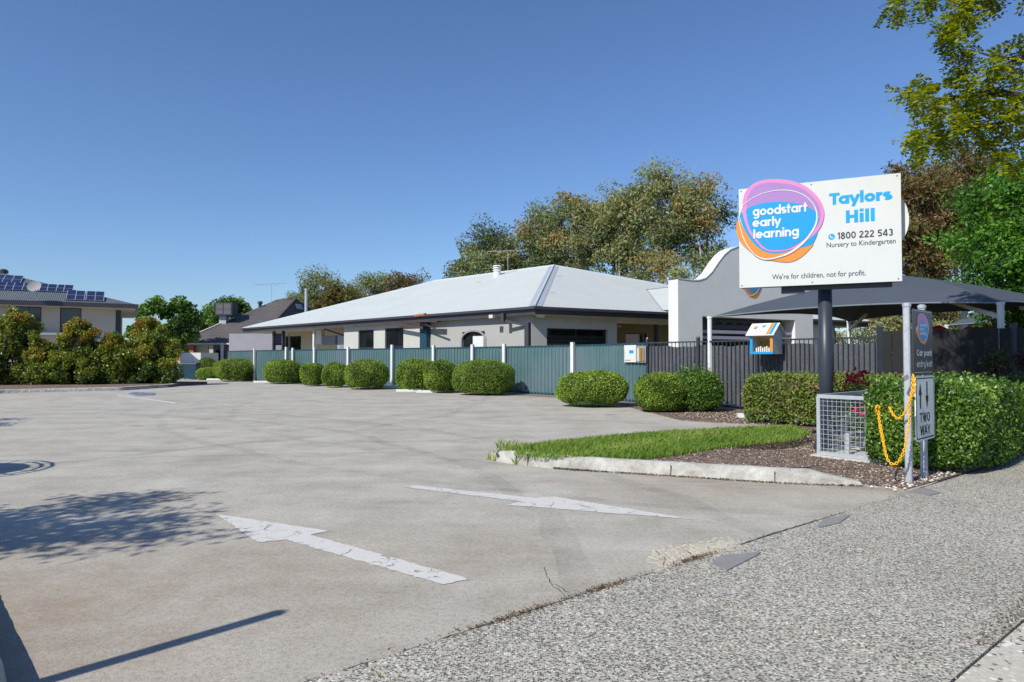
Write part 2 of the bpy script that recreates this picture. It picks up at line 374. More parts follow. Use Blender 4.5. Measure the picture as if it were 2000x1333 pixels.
def copy_thing(root, loc, label, group=None):
    def rec(o, parent):
        c = o.copy(); COL.objects.link(c)
        if parent: c.parent = parent
        for ch in list(o.children): rec(ch, c)
        return c
    r = rec(root, None); r.location = loc; r['label'] = label
    if group: r['group'] = group
    return r
# ------------------------------------------------------------------ leaves (numpy)
def leaf_mesh(name, P, N, size, aspect, rng, m, parent, rnd=None, spread=.9, fold=True, droop=0):
    n = len(P)
    R = rng.normal(size=(n, 3)); R /= np.linalg.norm(R, axis=1)[:, None]
    nn = N * (1 - spread * .5) + R * spread; nn /= np.linalg.norm(nn, axis=1)[:, None] + 1e-9
    A = np.cross(nn, rng.normal(size=(n, 3))); A[:, 2] -= droop * np.abs(A[:, 2] + .6); A /= np.linalg.norm(A, axis=1)[:, None] + 1e-9
    B = np.cross(nn, A); B /= np.linalg.norm(B, axis=1)[:, None] + 1e-9
    s = size * rng.uniform(.6, 1.3, n)[:, None]
    V = np.empty((n, 4, 3)); V[:, 0] = P - A * s; V[:, 2] = P + A * s
    lift = nn * s * .18 if fold else 0
    V[:, 1] = P + B * s * aspect + lift - A * s * .15; V[:, 3] = P - B * s * aspect + lift - A * s * .15
    return quads(name, V, m, parent, rng.uniform(0, 1, n) if rnd is None else rnd)
def quads(name, V, m, parent, rnd, base=None):
    n = len(V); org = np.array(ORG[parent.name]) if parent is not None else np.array(base if base is not None else (0, 0, 0), float)
    k = V.shape[1]
    me = bpy.data.meshes.new(name); me.vertices.add(k * n); me.vertices.foreach_set('co', (V.reshape(-1, 3) - org).astype(np.float32).ravel())
    me.loops.add(k * n); me.loops.foreach_set('vertex_index', np.arange(k * n, dtype=np.int32))
    me.polygons.add(n); me.polygons.foreach_set('loop_start', np.arange(0, k * n, k, dtype=np.int32))
    at_ = me.attributes.new('rnd', 'FLOAT', 'FACE'); at_.data.foreach_set('value', np.clip(rnd, 0, 1).astype(np.float32))
    me.materials.append(m); me.update(calc_edges=True); me.validate()
    o = bpy.data.objects.new(name, me); COL.objects.link(o)
    if parent is not None: o.parent = parent; ORG[o.name] = ORG[parent.name]
    else: o.location = tuple(org); ORG[o.name] = Vector(org)
    return o
def wob(D, rng, amp, f=3.0, k=7):
    """smooth bumpy field on directions/points D"""
    r = np.zeros(len(D))
    for i in range(k):
        w_ = rng.normal(size=3) * f * (1 + .5 * i / k); r += np.sin(D @ w_ + rng.uniform(0, 6.28)) / k ** .5
    return r * amp
def sellip(D, rx, ry, rz, e):
    q = (np.abs(D[:, 0] / rx) ** e + np.abs(D[:, 1] / ry) ** e + np.abs(D[:, 2] / rz) ** e) ** (-1 / e)
    return D * q[:, None]
def bush(name, label, cat, x, y, rx, ry, h, seed, m, rot=0, e=2.6, n=9000, size=.035, amp=.05, core='core', group=None, shell=.1, spike=0, aspect=.5, f=3.0, tone=None, zmin=-.9):
    rng = np.random.default_rng(seed); T = thing(name, label, cat, (x, y, 0), group)
    rz = h / 2; D = rng.normal(size=(int(n * 1.25), 3)); D /= np.linalg.norm(D, axis=1)[:, None]
    S = D * np.array([rx, ry, rz]); S /= np.linalg.norm(S, axis=1)[:, None]      # more even over a long shape
    st = rng.integers(0, 1000000)
    def surf(DD):
        P = sellip(DD, rx, ry, rz, e); g = np.random.default_rng(st)
        g2 = 1 + wob(P, g, amp, f) + wob(P, g, amp * .45, f * 3.2); return P * g2[:, None]
    P = surf(S); Nn = S * 1.0
    k = P[:, 2] > zmin * rz; P = P[k]; Nn = Nn[k]
    u = rng.uniform(0, 1, len(P)) ** 2.2; fr = 1 - u * shell / min(rx, ry, rz)
    P = P * fr[:, None]
    if spike:
        up = rng.uniform(0, 1, len(P)) < .1; P[up] += Nn[up] * rng.uniform(0, spike, up.sum())[:, None] + np.array([0, 0, 1]) * rng.uniform(0, spike, up.sum())[:, None]
    c, s = math.cos(rot), math.sin(rot); Rm = np.array([[c, s, 0], [-s, c, 0], [0, 0, 1]])
    W = P @ Rm + np.array([x, y, rz]); NW = Nn @ Rm
    rnd = rng.uniform(0, 1, len(W)) * .75 + .15 + wob(W, rng, .18, 3.5) + rng.uniform(-.12, .12)
    leaf_mesh('foliage', W, NW, size, aspect, rng, m, T, rnd, .85)
    # solid twig-coloured core added inside to block light
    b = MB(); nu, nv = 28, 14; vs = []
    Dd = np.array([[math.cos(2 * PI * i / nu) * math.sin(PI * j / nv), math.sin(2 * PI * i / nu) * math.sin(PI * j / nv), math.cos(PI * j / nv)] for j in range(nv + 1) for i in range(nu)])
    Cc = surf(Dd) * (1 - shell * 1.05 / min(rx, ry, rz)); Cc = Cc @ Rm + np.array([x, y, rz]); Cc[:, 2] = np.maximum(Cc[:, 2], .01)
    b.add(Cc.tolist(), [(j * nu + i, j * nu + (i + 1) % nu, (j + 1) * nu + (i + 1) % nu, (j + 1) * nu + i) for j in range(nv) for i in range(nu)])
    mk('light_block_core', b, M[core], T, smooth=True); return T
def branch(b, p, q, r0, r1, rng, bend=.08, n=6, seg=5):
    p = np.array(p, float); q = np.array(q, float); ln = np.linalg.norm(q - p)
    mid = (p + q) / 2 + rng.normal(size=3) * ln * bend
    pts = [(1 - t) ** 2 * p + 2 * t * (1 - t) * mid + t * t * q for t in np.linspace(0, 1, seg)]
    b.tube(pts, [r0 + (r1 - r0) * t for t in np.linspace(0, 1, seg)], n)
    return pts
def tree(name, label, x, y, h, wx, seed, m, bark='bark', low=.3, ncl=26, cr=.16, nleaf=420, size=.16, aspect=.32, wy=None, trunk_r=.2, group=None, lean=0, droop=.3, forks=4, clumps=None, cat='tree', top=1.0, base_z=0, taper=.55, tones=None, cs=(1, 1, .75), sep=.52, sp=.45, nsub=9):
    rng = np.random.default_rng(seed); T = thing(name, label, cat, (x, y, base_z), group)
    wy = wy or wx; b = MB(); base = np.array([x, y, base_z - .05]); hl = low * h
    if clumps is None:
        clumps = []
        tries = 0
        while len(clumps) < ncl and tries < 4000:
            tries += 1
            d = rng.normal(size=3); d /= np.linalg.norm(d); rr = rng.uniform(.35, 1) ** .5
            t = (d[2] * rr + 1) / 2; wsc = 1 - taper * abs(t - .55) ** 1.5
            c = np.array([x + lean * t + d[0] * rr * wx / 2 * wsc, y + d[1] * rr * wy / 2 * wsc, base_z + hl + (h * top - hl) * (.06 + t * .86)])
            r_ = cr * h * rng.uniform(.7, 1.25)
            if all(np.linalg.norm((c - c2) * [1, 1, 1.2]) > sep * (r_ + r2) for c2, r2 in clumps): clumps.append((c, r_))
    cz = np.array([c[0] for c in clumps]); forkpts = []
    cen = cz.mean(axis=0)
    for i in range(forks):
        a = 2 * PI * i / forks + rng.uniform(-.5, .5)
        fp = np.array([x + lean * .6 + math.cos(a) * wx * .2, y + math.sin(a) * wy * .2, base_z + hl + (h - hl) * rng.uniform(.3, .55)])
        forkpts.append(fp)
    t0 = np.array([x + lean * .15, y, base_z + hl * .75])
    branch(b, base, t0, trunk_r, trunk_r * .75, rng, .03, 9, 6)
    for fp in forkpts: branch(b, t0, fp, trunk_r * .6, trunk_r * .3, rng, .06, 7, 6)
    Ps, Ns, Rn = [], [], []
    for c, r_ in clumps:
        fp = min(forkpts + [t0], key=lambda q: np.linalg.norm(q - c) + (3 if q[2] > c[2] else 0))
        branch(b, fp, c - np.array([0, 0, r_ * .3]), trunk_r * .22, trunk_r * .05, rng, .1, 5, 5)
        for _ in range(3):
            branch(b, c - np.array([0, 0, r_ * .3]), c + rng.normal(size=3) * r_ * .55, trunk_r * .07, trunk_r * .02, rng, .1, 4, 3)
        n = int(nleaf * (r_ / (cr * h)) ** 2)
        D = rng.normal(size=(n, 3)); D /= np.linalg.norm(D, axis=1)[:, None]
        q = rng.uniform(0, 1, n) ** .45
        # sub-clumping so that the outline breaks up
        sub = rng.normal(size=(nsub, 3)); sub /= np.linalg.norm(sub, axis=1)[:, None]
        k = rng.integers(0, nsub, n); D2 = D * sp + sub[k] * .74
        P = c + D2 * (r_ * q)[:, None] * np.array(cs) * 1.15
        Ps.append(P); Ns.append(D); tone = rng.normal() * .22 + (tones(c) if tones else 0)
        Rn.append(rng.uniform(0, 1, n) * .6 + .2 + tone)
    P = np.vstack(Ps); N = np.vstack(Ns); R_ = np.concatenate(Rn)
    leaf_mesh('crown', P, N, size, aspect, rng, m, T, R_, 1.0, True, droop)
    mk('trunk', b, M[bark], T, smooth=True); return T
# ------------------------------------------------------------------ lettering
_tc = {}
def text_geo(s, bold=0.0, shear=0.0):
    k = (s, bold, shear)
    if k in _tc: return _tc[k]
    cu = bpy.data.curves.new('t', 'FONT'); cu.body = s; cu.size = 1; cu.offset = bold; cu.resolution_u = 4; cu.shear = shear; cu.fill_mode = 'FRONT'
    if bold > .015: cu.space_character = 1.0 + bold * 1.6
    o = bpy.data.objects.new('t', cu); COL.objects.link(o); bpy.context.view_layer.update()
    me = bpy.data.meshes.new_from_object(o.evaluated_get(bpy.context.evaluated_depsgraph_get()))
    V = [(v.co.x, v.co.y) for v in me.vertices]; Fs = [tuple(p.vertices) for p in me.polygons]
    bpy.data.objects.remove(o); bpy.data.meshes.remove(me); bpy.data.curves.remove(cu)
    _tc[k] = (V, Fs); return V, Fs
CAP = .69
def letter(b, s, fr, a0, a1, zb, cap, c, bold=0.0):
    """write s between a0..a1 on baseline zb with capital height cap in frame fr(a,z,offset)"""
    V, Fs = text_geo(s, bold); x0 = min(v[0] for v in V); x1 = max(v[0] for v in V)
    k = (a1 - a0) / (x1 - x0); kz = cap / CAP
    b.add([fr(a0 + (v[0] - x0) * k, zb + v[1] * kz, c) for v in V], Fs); return b
def arcp(cx, cy, rx, ry, a0, a1, n=14): return [(cx + rx * math.cos(rad(a0 + (a1 - a0) * i / n)), cy + ry * math.sin(rad(a0 + (a1 - a0) * i / n))) for i in range(n + 1)]
def glyph(ch, t):
    X = .54; h = t / 2; r = X / 2 - h; c = X / 2; A_ = .76; K = .74; D = -.2
    ring = arcp(r + h, c, r, r, 0, 360, 26); st = r * 2 + h
    if ch == 'o': return [ring], X
    if ch == 'a': return [ring, [(st, 0), (st, X)]], X
    if ch == 'd': return [ring, [(st, 0), (st, A_)]], X
    if ch == 'p': return [ring, [(h, D), (h, X)]], X
    if ch == 'g': return [ring, [(st, X), (st, -.03)] , arcp(c, -.03, r, r * .72, 0, -150)], X
    if ch == 'e': return [arcp(r + h, c, r, r, 0, 318, 24), [(t * .6, c), (st + h, c)]], X
    if ch == 'l': return [[(h, 0), (h, A_)]], t
    if ch == 'i': return [[(h, 0), (h, X)], [(h, X + t * .45), (h, X + t * 1.35)]], t
    if ch == 't': return [[(h + .07, 0), (h + .07, .72)], [(0, X - h * .9), (t + .17, X - h * .9)]], t + .17
    if ch == 'r': return [[(h, 0), (h, X)], arcp(h + .2, X - .2 - h, .2, .2, 180, 82, 8)], t + .17
    if ch == 'n': return [[(h, 0), (h, X)], arcp(h + .16, X - .16 - h, .16, .16, 180, 0, 12) + [(h + .32, 0)]], t + .32
    if ch == 'y': return [[(.035, X), (.24, .02)], [(.445, X), (.15, D)]], .48
    if ch == 'x': return [[(.05, X), (.4, 0)], [(.4, X), (.05, 0)]], .45
    if ch == 'k': return [[(h, 0), (h, A_)], [(h, .2), (.38, X)], [(.15, .26), (.4, 0)]], .42
    if ch == 's':
        q = (X - t) / 4; return [arcp(.19, X - h - q, .15, q, 40, 270, 10) + arcp(.19, h + q, .15, q, 90, -140, 10)[1:]], .38
    if ch == '/': return [[(.02, -.12), (.3, .8)]], .32
    if ch == 'T': return [[(0, K - h), (.54, K - h)], [(.27, 0), (.27, K - h)]], .54
    if ch == 'H': return [[(h, 0), (h, K)], [(.56 - h, 0), (.56 - h, K)], [(h, K / 2), (.56 - h, K / 2)]], .56
    if ch == 'W': return [[(.03, K), (.2, 0)], [(.2, 0), (.36, K)], [(.36, K), (.52, 0)], [(.52, 0), (.69, K)]], .72
    if ch == 'A': return [[(.03, 0), (.27, K)], [(.27, K), (.51, 0)], [(.13, .22), (.41, .22)]], .54
    if ch == 'Y': return [[(.03, K), (.25, .34)], [(.47, K), (.25, .34)], [(.25, 0), (.25, .36)]], .5
    if ch == 'O': return [arcp(.27, K / 2, .27 - h, K / 2 - h, 0, 360, 28)], .54
    if ch == 'C': return [arcp(.3, K / 2, .3 - h, K / 2 - h, 48, 312, 22)], .54
    if ch == '1': return [[(.2, 0), (.2, K)], [(.2, K - h), (.04, K - .17)]], .2 + h + .02
    if ch == '0': return [arcp(.25, K / 2, .25 - h, K / 2 - h, 0, 360, 26)], .5
    if ch == '8': return [arcp(.24, K * .74, .18 - h * .6, K * .25 - h, 0, 360, 20), arcp(.24, K * .27, .24 - h, K * .27 - h * .6, 0, 360, 20)], .48
    if ch == '2': return [arcp(.23, K - .21, .2 - h * .5, .21 - h, 165, -30, 12) + [(.04, h)], [(.02, h), (.46, h)]], .48
    if ch == '5': return [[(.42, K - h), (.08, K - h)], [(.1, K - h), (.07, K * .5)] , arcp(.21, .24, .24 - h, .24 - h, 125, -145, 14)], .47
    if ch == '4': return [[(.36, 0), (.36, K)], [(.36, K), (.03, .2)], [(.02, .18), (.5, .18)]], .52
    if ch == '3': return [arcp(.21, K - .19, .18 - h * .5, .19 - h, 150, -90, 12), arcp(.21, .22, .23 - h, .22 - h, 90, -150, 12)], .46
    return [], .22
def stroke_word(b, s, fr, a0, a1, zb, cap, c, t=.15, gap=.05):
    x = 0; items = []
    for ch in s:
        st_, w_ = glyph(ch, t); items.append((x, st_)); x += w_ + gap - (.09 if ch == 'T' and len(s) > 3 else 0)
    k = (a1 - a0) / (x - gap); kz = cap / .74; lay = 0
    for x0, st_ in items:
        for pl in st_:
            P = np.array(pl, float); n_ = len(P); closed = n_ > 20 and np.linalg.norm(P[0] - P[-1]) < 1e-6
            T = np.gradient(P, axis=0) if n_ > 2 else np.tile(P[1] - P[0], (2, 1))
            if closed: T[0] = T[-1] = P[1] - P[-2]
            T /= np.linalg.norm(T, axis=1)[:, None]; N_ = np.stack([-T[:, 1], T[:, 0]], 1) * t / 2
            Lf, Rt = P + N_, P - N_; cc = c + lay * .0004; lay = (lay + 1) % 5
            b.add([fr(a0 + (x0 + q[0]) * k, zb + q[1] * kz, cc) for q in np.vstack([Lf, Rt])], [(i, i + 1, n_ + i + 1, n_ + i) for i in range(n_ - 1)])
    return b
def crom(pts, n=6, closed=True):
    out = []; N_ = len(pts)
    for i in range(N_):
        p0, p1, p2, p3 = (np.array(pts[(i + j - 1) % N_], float) for j in range(4))
        for t in np.arange(n) / n:
            out.append(tuple(.5 * ((2 * p1) + (-p0 + p2) * t + (2 * p0 - 5 * p1 + 4 * p2 - p3) * t * t + (-p0 + 3 * p1 - 3 * p2 + p3) * t ** 3)))
    return out
def frame(O, u, n):
    return lambda a, z, c: (O[0] + u[0] * a + n[0] * c, O[1] + u[1] * a + n[1] * c, z)

# =================================================================== GROUND
LD = nrm((.77, .64)); LO = (0, 3.73); LN = (LD[1], -LD[0])       # footpath edge line; LN points to the street
def LP(s, d=0): return (LO[0] + LD[0] * s + LN[0] * d, LO[1] + LD[1] * s + LN[1] * d)
g = MB(); g.box(-600, 600, -120, 1200, -.5, -.06); struct('ground', g, M['ground'])
rs = random.Random(4)
edge = []
s_ = -16.0
while s_ < 6.2:
    edge.append(LP(s_, -.012 + rs.uniform(-.006, .008) + .02 * math.sin(s_ * 1.7) * math.sin(s_ * .4))); s_ += .07
cp = [(-60, -14)] + [LP(-16, 0)] + edge + [(9.6, 12.4), (10.6, 14.2), (8.2, 18), (5, 24), (-2, 32), (-16, 50), (-30, 70), (-60, 70)]
struct('car_park', MB().prism(cp, -.1, 0), M['concrete'])
fp = MB()
joints = [-9, -6.9, -4.8]
for px, py in ((705, 1290), (1440, 1188), (1700, 1082), (1772, 970)):
    q = G(px, py); joints.append((q[0] - LO[0]) * LD[0] + (q[1] - LO[1]) * LD[1])
joints = sorted(joints); k = joints[-1]
while k < 30: k += 2.1; joints.append(k)
W = 1.78
for a, b_ in zip(joints[:-1], joints[1:]):
    poly = [LP(a + .011, .008), LP(b_ - .011, .008), LP(b_ - .011, W), LP(a + .011, W)]
    fp.prism(poly, -.08, .004)
struct('footpath', fp, M['agg'])
dv = MB()
for a in range(-12, 24, 3): dv.prism([LP(a + .006, W + .014), LP(a + 2.994, W + .014), LP(a + 2.994, W + 3.2), LP(a + .006, W + 3.2)], -.08, .003)
struct('driveway', dv, M['drive'])
struct('road', MB().prism([LP(-60, W + 3.22), LP(60, W + 3.22), LP(60, W + 14), LP(-60, W + 14)], -.09, -.03), mat('asphalt', L(62, 62, 64), .9, .2, 30, .4, 120))
# garden bed on the right (mulch) and strip along the fence
bed = [LP(5.55, -.07), LP(6.5, -.03), LP(10, -.03), LP(16, -.03), (15.5, 20), (9.8, 14.2), (6.9, 17.6), (4.1, 21.4), (3.1, 21.6), G(1330, 822)[:2], G(1400, 826)[:2], G(1470, 829)[:2], G(1520, 832)[:2], (5.35, 12.4), (5.0, 11.6), (4.3, 10.4), (3.0, 9.3), (3.7, 7.75)]
mb = MB()
n = len(bed); mb.prism(bed, -.05, .012)
struct('garden_bed', mb, M['mulch'])
# teal fence base strip
FL = [G(445, 741), G(500, 745), G(770, 757), G(1000, 768), G(1122, 775), G(1265, 789)]
FL = [(p[0], p[1]) for p in FL]
FR = [FL[-1], (6.5, 18.1), (8.2, 15.2), (10.0, 13.6), (13.2, 11.4)]
strip = [(p[0] - .75, p[1] - .95) for p in FL] + [(p[0] + .3, p[1] + .4) for p in FL[::-1]]
struct('gravel_strip', MB().prism(strip, -.03, .010), mat('grit', L(120, 112, 102), .95, .3, 25, .6, 80))

# island
kb = [(955, 898), (1005, 908), (1100, 917), (1300, 930), (1500, 943), (1600, 948), (1684, 950)]
KP = [G(*p)[:2] for p in kb]
far = [G(1545, 836, .12), G(1400, 841, .12), G(1250, 850, .12), G(1100, 864, .12), G(1010, 876, .12), G(962, 886, .12)]
FAR = [(p[0], p[1]) for p in far]
def kerb_path(pts, wdt, ht, drop_end=0, startdrop=0):
    """kerb with sloped face on the right-hand side looking along the path"""
    b = MB(); P = []
    for i in range(len(pts) - 1):
        a, c = np.array(pts[i]), np.array(pts[i + 1]); m_ = max(2, int(np.linalg.norm(c - a) / .06))
        for t in np.arange(m_) / m_: P.append(a + (c - a) * t)
    P.append(np.array(pts[-1])); P = np.array(P)
    for _ in range(14): P[1:-1] = (P[:-2] + P[1:-1] * 2 + P[2:]) / 4
    T = np.gradient(P, axis=0); T /= np.linalg.norm(T, axis=1)[:, None]; Nn = np.stack([-T[:, 1], T[:, 0]], 1)   # left of path
    S = np.concatenate([[0], np.cumsum(np.linalg.norm(np.diff(P, axis=0), axis=1))]); Lg = S[-1]
    rr = random.Random(3); prof = [(0, 0), (.018, .55), (.04, .9), (.075, 1.0), (wdt, 1.0), (wdt, -.3)]
    m_ = len(prof)
    for i in range(len(P)):
        h_ = ht
        if drop_end and Lg - S[i] < drop_end: h_ = ht * (.25 + .75 * (Lg - S[i]) / drop_end)
        if startdrop and S[i] < startdrop: h_ = ht * (.7 + .3 * S[i] / startdrop)
        for o_, z_ in prof:
            j = rr.uniform(-.006, .006) if z_ > .5 else 0
            q = P[i] + Nn[i] * (o_ + j); b.v.append((q[0], q[1], z_ * h_ + (j * .4 if z_ > 0 else 0)))
    for i in range(len(P) - 1):
        for k_ in range(m_ - 1):
            b.f.append([i * m_ + k_, (i + 1) * m_ + k_, (i + 1) * m_ + k_ + 1, i * m_ + k_ + 1]); b.uv.append(None)
    b.f.append(list(range(m_))[::-1]); b.uv.append(None); b.f.append([(len(P) - 1) * m_ + k_ for k_ in range(m_)]); b.uv.append(None)
    return b, P, Nn, S
kbm, KPP, KN, KS = kerb_path(KP, .16, .155, .55, .4)
o = struct('kerb', kbm, M['kerb'])
# island soil
soil = [tuple(p + n_ * .15) for p, n_ in zip(KPP[::6], KN[::6])] 
soil = soil[:-2] + [(4.0, 8.9), (4.6, 10.6), (5.2, 11.9)] + FAR
def soil_z(x, y):
    t = min(1, max(0, (3.95 - x) / 1.0)); return .014 + .111 * t * t * (3 - 2 * t)
def inside(P, x, y):
    c = False; j = len(P) - 1
    for i in range(len(P)):
        if (P[i][1] > y) != (P[j][1] > y) and x < (P[j][0] - P[i][0]) * (y - P[i][1]) / (P[j][1] - P[i][1]) + P[i][0]: c = not c
        j = i
    return c
sb = MB(); idx = {}; GS = .06; rs2 = random.Random(9)
xs0 = min(p[0] for p in soil); ys0 = min(p[1] for p in soil); xs1 = max(p[0] for p in soil); ys1 = max(p[1] for p in soil)
for i in range(int((xs1 - xs0) / GS) + 1):
    for j in range(int((ys1 - ys0) / GS) + 1):
        if not inside(soil, xs0 + (i + .5) * GS, ys0 + (j + .5) * GS): continue
        f_ = []
        for di, dj in ((0, 0), (1, 0), (1, 1), (0, 1)):
            k_ = (i + di, j + dj)
            if k_ not in idx:
                x_, y_ = xs0 + k_[0] * GS, ys0 + k_[1] * GS; idx[k_] = len(sb.v); sb.v.append((x_, y_, soil_z(x_, y_) + rs2.uniform(-.004, .006)))
            f_.append(idx[k_])
        sb.f.append(f_); sb.uv.append(None)
struct('island_soil', sb, M['mulch'])
# joints in the kerb face
kj = MB()
for sx in (.55, .78, 2.65, 3.75):
    i = int(np.argmin(abs(KS - sx))); p, n_ = KPP[i], KN[i]; t_ = (n_[1], -n_[0])
    kj.obox((p[0], p[1], 0), (t_[0], t_[1], 0), (n_[0], n_[1], 0), (0, 0, 1), -.0025, .0025, -.003, .02, 0, .13)
mk('kerb_joint', kj, M['crack'], o)
# left near kerb
lk = [(-6.2, 7.4), (-4.2, 5.17), (-3.2, 4.1), (-2.47, 3.3), (-1.99, 2.78), (-1.93, 2.5), (-2.1, 2.2), (-3.4, 1.6)]
kb2, _, _, _ = kerb_path(lk[::-1], .2, .15)
lb = kerb_path([lk[i] for i in range(len(lk) - 1, -1, -1)], .2, .15)[0]
struct('kerb', lb, M['kerb'])
struct('verge', MB().prism([(-2.1, 2.75), (-2.62, 3.3), (-3.35, 4.1), (-4.35, 5.17), (-6.3, 7.4), (-10, 8), (-10, 1), (-3.5, 1.4), (-2.2, 2.3)], -.03, .146), M['kerb'])
# left hedge bed + kerb
hk = [G(-120, 775), G(0, 769), G(120, 766), G(240, 763), G(330, 757), G(352, 754)]
hb, HP, HN, HS = kerb_path([(p[0], p[1]) for p in hk], .2, .15)
struct('kerb', hb, M['kerb'])
struct('hedge_bed', MB().prism([(p[0] + .0, p[1] + .2) for p in hk] + [(-16.5, 37), (-40, 42), (-44, 30)], -.02, .13), M['mulch'])

# painted arrows
def gpoly(pts, jag, seed, z):
    r = random.Random(seed); P = [G(*p)[:2] for p in pts]; out = []
    for i in range(len(P)):
        a, b_ = P[i], P[(i + 1) % len(P)]; d = math.dist(a, b_); m_ = max(1, int(d / .03))
        nx, ny = -(b_[1] - a[1]) / d, (b_[0] - a[0]) / d
        for k_ in range(m_):
            t = k_ / m_; j = r.uniform(-jag, jag) if k_ else 0
            out.append((a[0] + (b_[0] - a[0]) * t + nx * j, a[1] + (b_[1] - a[1]) * t + ny * j, z))
    return MB().add(out, [tuple(range(len(out)))])
A1 = [(422, 1005), (505, 1061), (556, 1055), (865, 1143), (918, 1132), (606, 1046), (643, 1038)]
A2 = [(787, 952), (810, 949), (1048, 974), (1082, 971), (1360, 1016), (1200, 1004), (986, 987), (1020, 981)]
tmk('painted_arrow', gpoly(A1, .008, 1, .004), M['line'], 'worn white arrow painted on the car park pointing away from the footpath', 'road marking', 'painted arrows', base=G(650, 1070))
tmk('painted_arrow', gpoly(A2, .008, 2, .004), M['line'], 'worn white arrow beside the kerbed grass island pointing out to the footpath', 'road marking', 'painted arrows', base=G(1050, 980))
tmk('parking_marking', gpoly([(250, 769), (262, 766), (305, 768), (303, 773), (268, 774)], .03, 5, .004), M['blueline'], 'faded blue painted patch on the concrete near the copper shrubs', 'road marking', base=G(280, 771))
tmk('bay_line', gpoly([(228, 773), (232, 772), (345, 787), (341, 789)], .01, 6, .004), M['line'], 'short faded white bay line on the far concrete', 'road marking', base=G(290, 780))
# cover plates
for nm, pts, lb_ in (('cover_plate', [(1388, 1101), (1408, 1085), (1486, 1078), (1479, 1084), (1420, 1114)], 'grey metal plate laid beside the crumbled concrete edge'),
                     ('cover_plate', [(1593, 1028), (1612, 1012), (1660, 1006), (1640, 1021), (1600, 1030)], 'thin grey plate on the footpath edge, the middle one of three'),
                     ('cover_plate', [(1774, 963), (1784, 956), (1806, 953), (1838, 962), (1815, 968)], 'pale grey plate on the footpath at the foot of the car park sign')):
    P = [G(p[0], p[1], .012)[:2] for p in pts]
    tmk(nm, MB().prism(P, .005, .013), M['plate'], lb_, 'metal plate')
# crumbled patch
rr = random.Random(8); rb = MB()
for gx in range(-14, 15):
    for gy in range(-12, 13):
        lx, ly = gx * .042 + rr.uniform(-.02, .02), gy * .034 + rr.uniform(-.015, .015)
        c0_ = G(1372, 1084); cx_ = c0_[0] + LD[0] * lx + LN[0] * ly; cy_ = c0_[1] + LD[1] * lx + LN[1] * ly
        q_ = (lx / .58) ** 2 + ((ly - .05 * math.sin(lx * 9)) / .30) ** 2
        if q_ > 1 * rr.uniform(.55, 1.15): continue
        n = rr.choice((4, 5, 5, 6)); a0 = rr.uniform(0, 6); r = rr.uniform(.016, .032); zt = rr.uniform(.0015, .0045)
        poly = [(cx_ + r * rr.uniform(.7, 1.15) * math.cos(a0 + 2 * PI * k / n), cy_ + r * rr.uniform(.7, 1.15) * math.sin(a0 + 2 * PI * k / n)) for k in range(n)]
        rb.add([(p[0], p[1], 0) for p in poly] + [(cx_ + (p[0] - cx_) * .9, cy_ + (p[1] - cy_) * .9, zt + rr.uniform(-.0015, .0015)) for p in poly], [tuple(range(n, 2 * n))] + [(i_, (i_ + 1) % n, n + (i_ + 1) % n, n + i_) for i_ in range(n)])
props(mk('concrete_rubble', rb, M['rubble'], None, G(1372, 1082)), 'patch of crumbled pale concrete at the footpath joint', 'rubble', kind='stuff')
def crack(pts, wd, z, seed, name='crack'):
    r = random.Random(seed); P = [G(*p)[:2] for p in pts]; Q = []
    for a, b_ in zip(P[:-1], P[1:]):
        m_ = max(2, int(math.dist(a, b_) / .03))
        for k_ in range(m_): Q.append((a[0] + (b_[0] - a[0]) * k_ / m_ + r.uniform(-.008, .008), a[1] + (b_[1] - a[1]) * k_ / m_ + r.uniform(-.008, .008)))
    Q.append(P[-1]); vs = []
    for i, q in enumerate(Q):
        ww = wd * r.uniform(.3, 1); vs += [(q[0] - ww / 2, q[1] - ww / 3, z), (q[0] + ww / 2, q[1] + ww / 3, z)]
    return MB().add(vs, [(2 * i, 2 * i + 1, 2 * i + 3, 2 * i + 2) for i in range(len(Q) - 1)])
cr = MB()
for k_, (pts, wd) in enumerate([([(1062, 1108), (1068, 1128), (1078, 1145), (1100, 1160), (1108, 1175)], .006), ([(1085, 1142), (1120, 1165)], .005), ([(1280, 1075), (1330, 1062), (1400, 1060), (1470, 1052)], .007),
                               ([(1282, 1078), (1300, 1095), (1290, 1110)], .009), ([(1330, 1070), (1360, 1090), (1345, 1105)], .008), ([(400, 985), (560, 968), (760, 945), (1000, 915)], .007), ([(560, 970), (700, 978), (900, 985)], .004), ([(1380, 1066), (1400, 1090)], .006)]):
    c = crack(pts, wd, .0035, k_); b0 = len(cr.v); cr.v += c.v; cr.f += [[b0 + q for q in f_] for f_ in c.f]; cr.uv += c.uv
props(mk('concrete_crack', cr, M['crack'], None, G(1100, 1160)), 'thin dark cracks running through the car park concrete', 'crack', kind='stuff')
# leaf litter along joint lines
rng = np.random.default_rng(12)
def litter(n, fn, size, name, label, m, cat='leaf litter', zz=.012):
    P = np.array([fn() for _ in range(n)]); N = np.tile([0, 0, 1.0], (n, 1)); P[:, 2] += rng.uniform(0, zz, n)
    V0 = bpy.data.objects.new(name, None); 
    R = rng.normal(size=(n, 3)) * .5 + N; R /= np.linalg.norm(R, axis=1)[:, None]
    A = np.cross(R, rng.normal(size=(n, 3))); A /= np.linalg.norm(A, axis=1)[:, None]; B = np.cross(R, A)
    s = size * rng.uniform(.5, 1.5, n)[:, None]; V = np.stack([P - A * s, P + B * s * .4, P + A * s, P - B * s * .4], 1)
    o_ = quads(name, V, m, None, rng.uniform(0, 1, n), P.mean(axis=0)); props(o_, label, cat, kind='stuff'); return o_
M['litter'] = leafmat('dry_litter', [(52, 42, 34), (86, 68, 52), (116, 94, 72), (150, 126, 94)], .1)
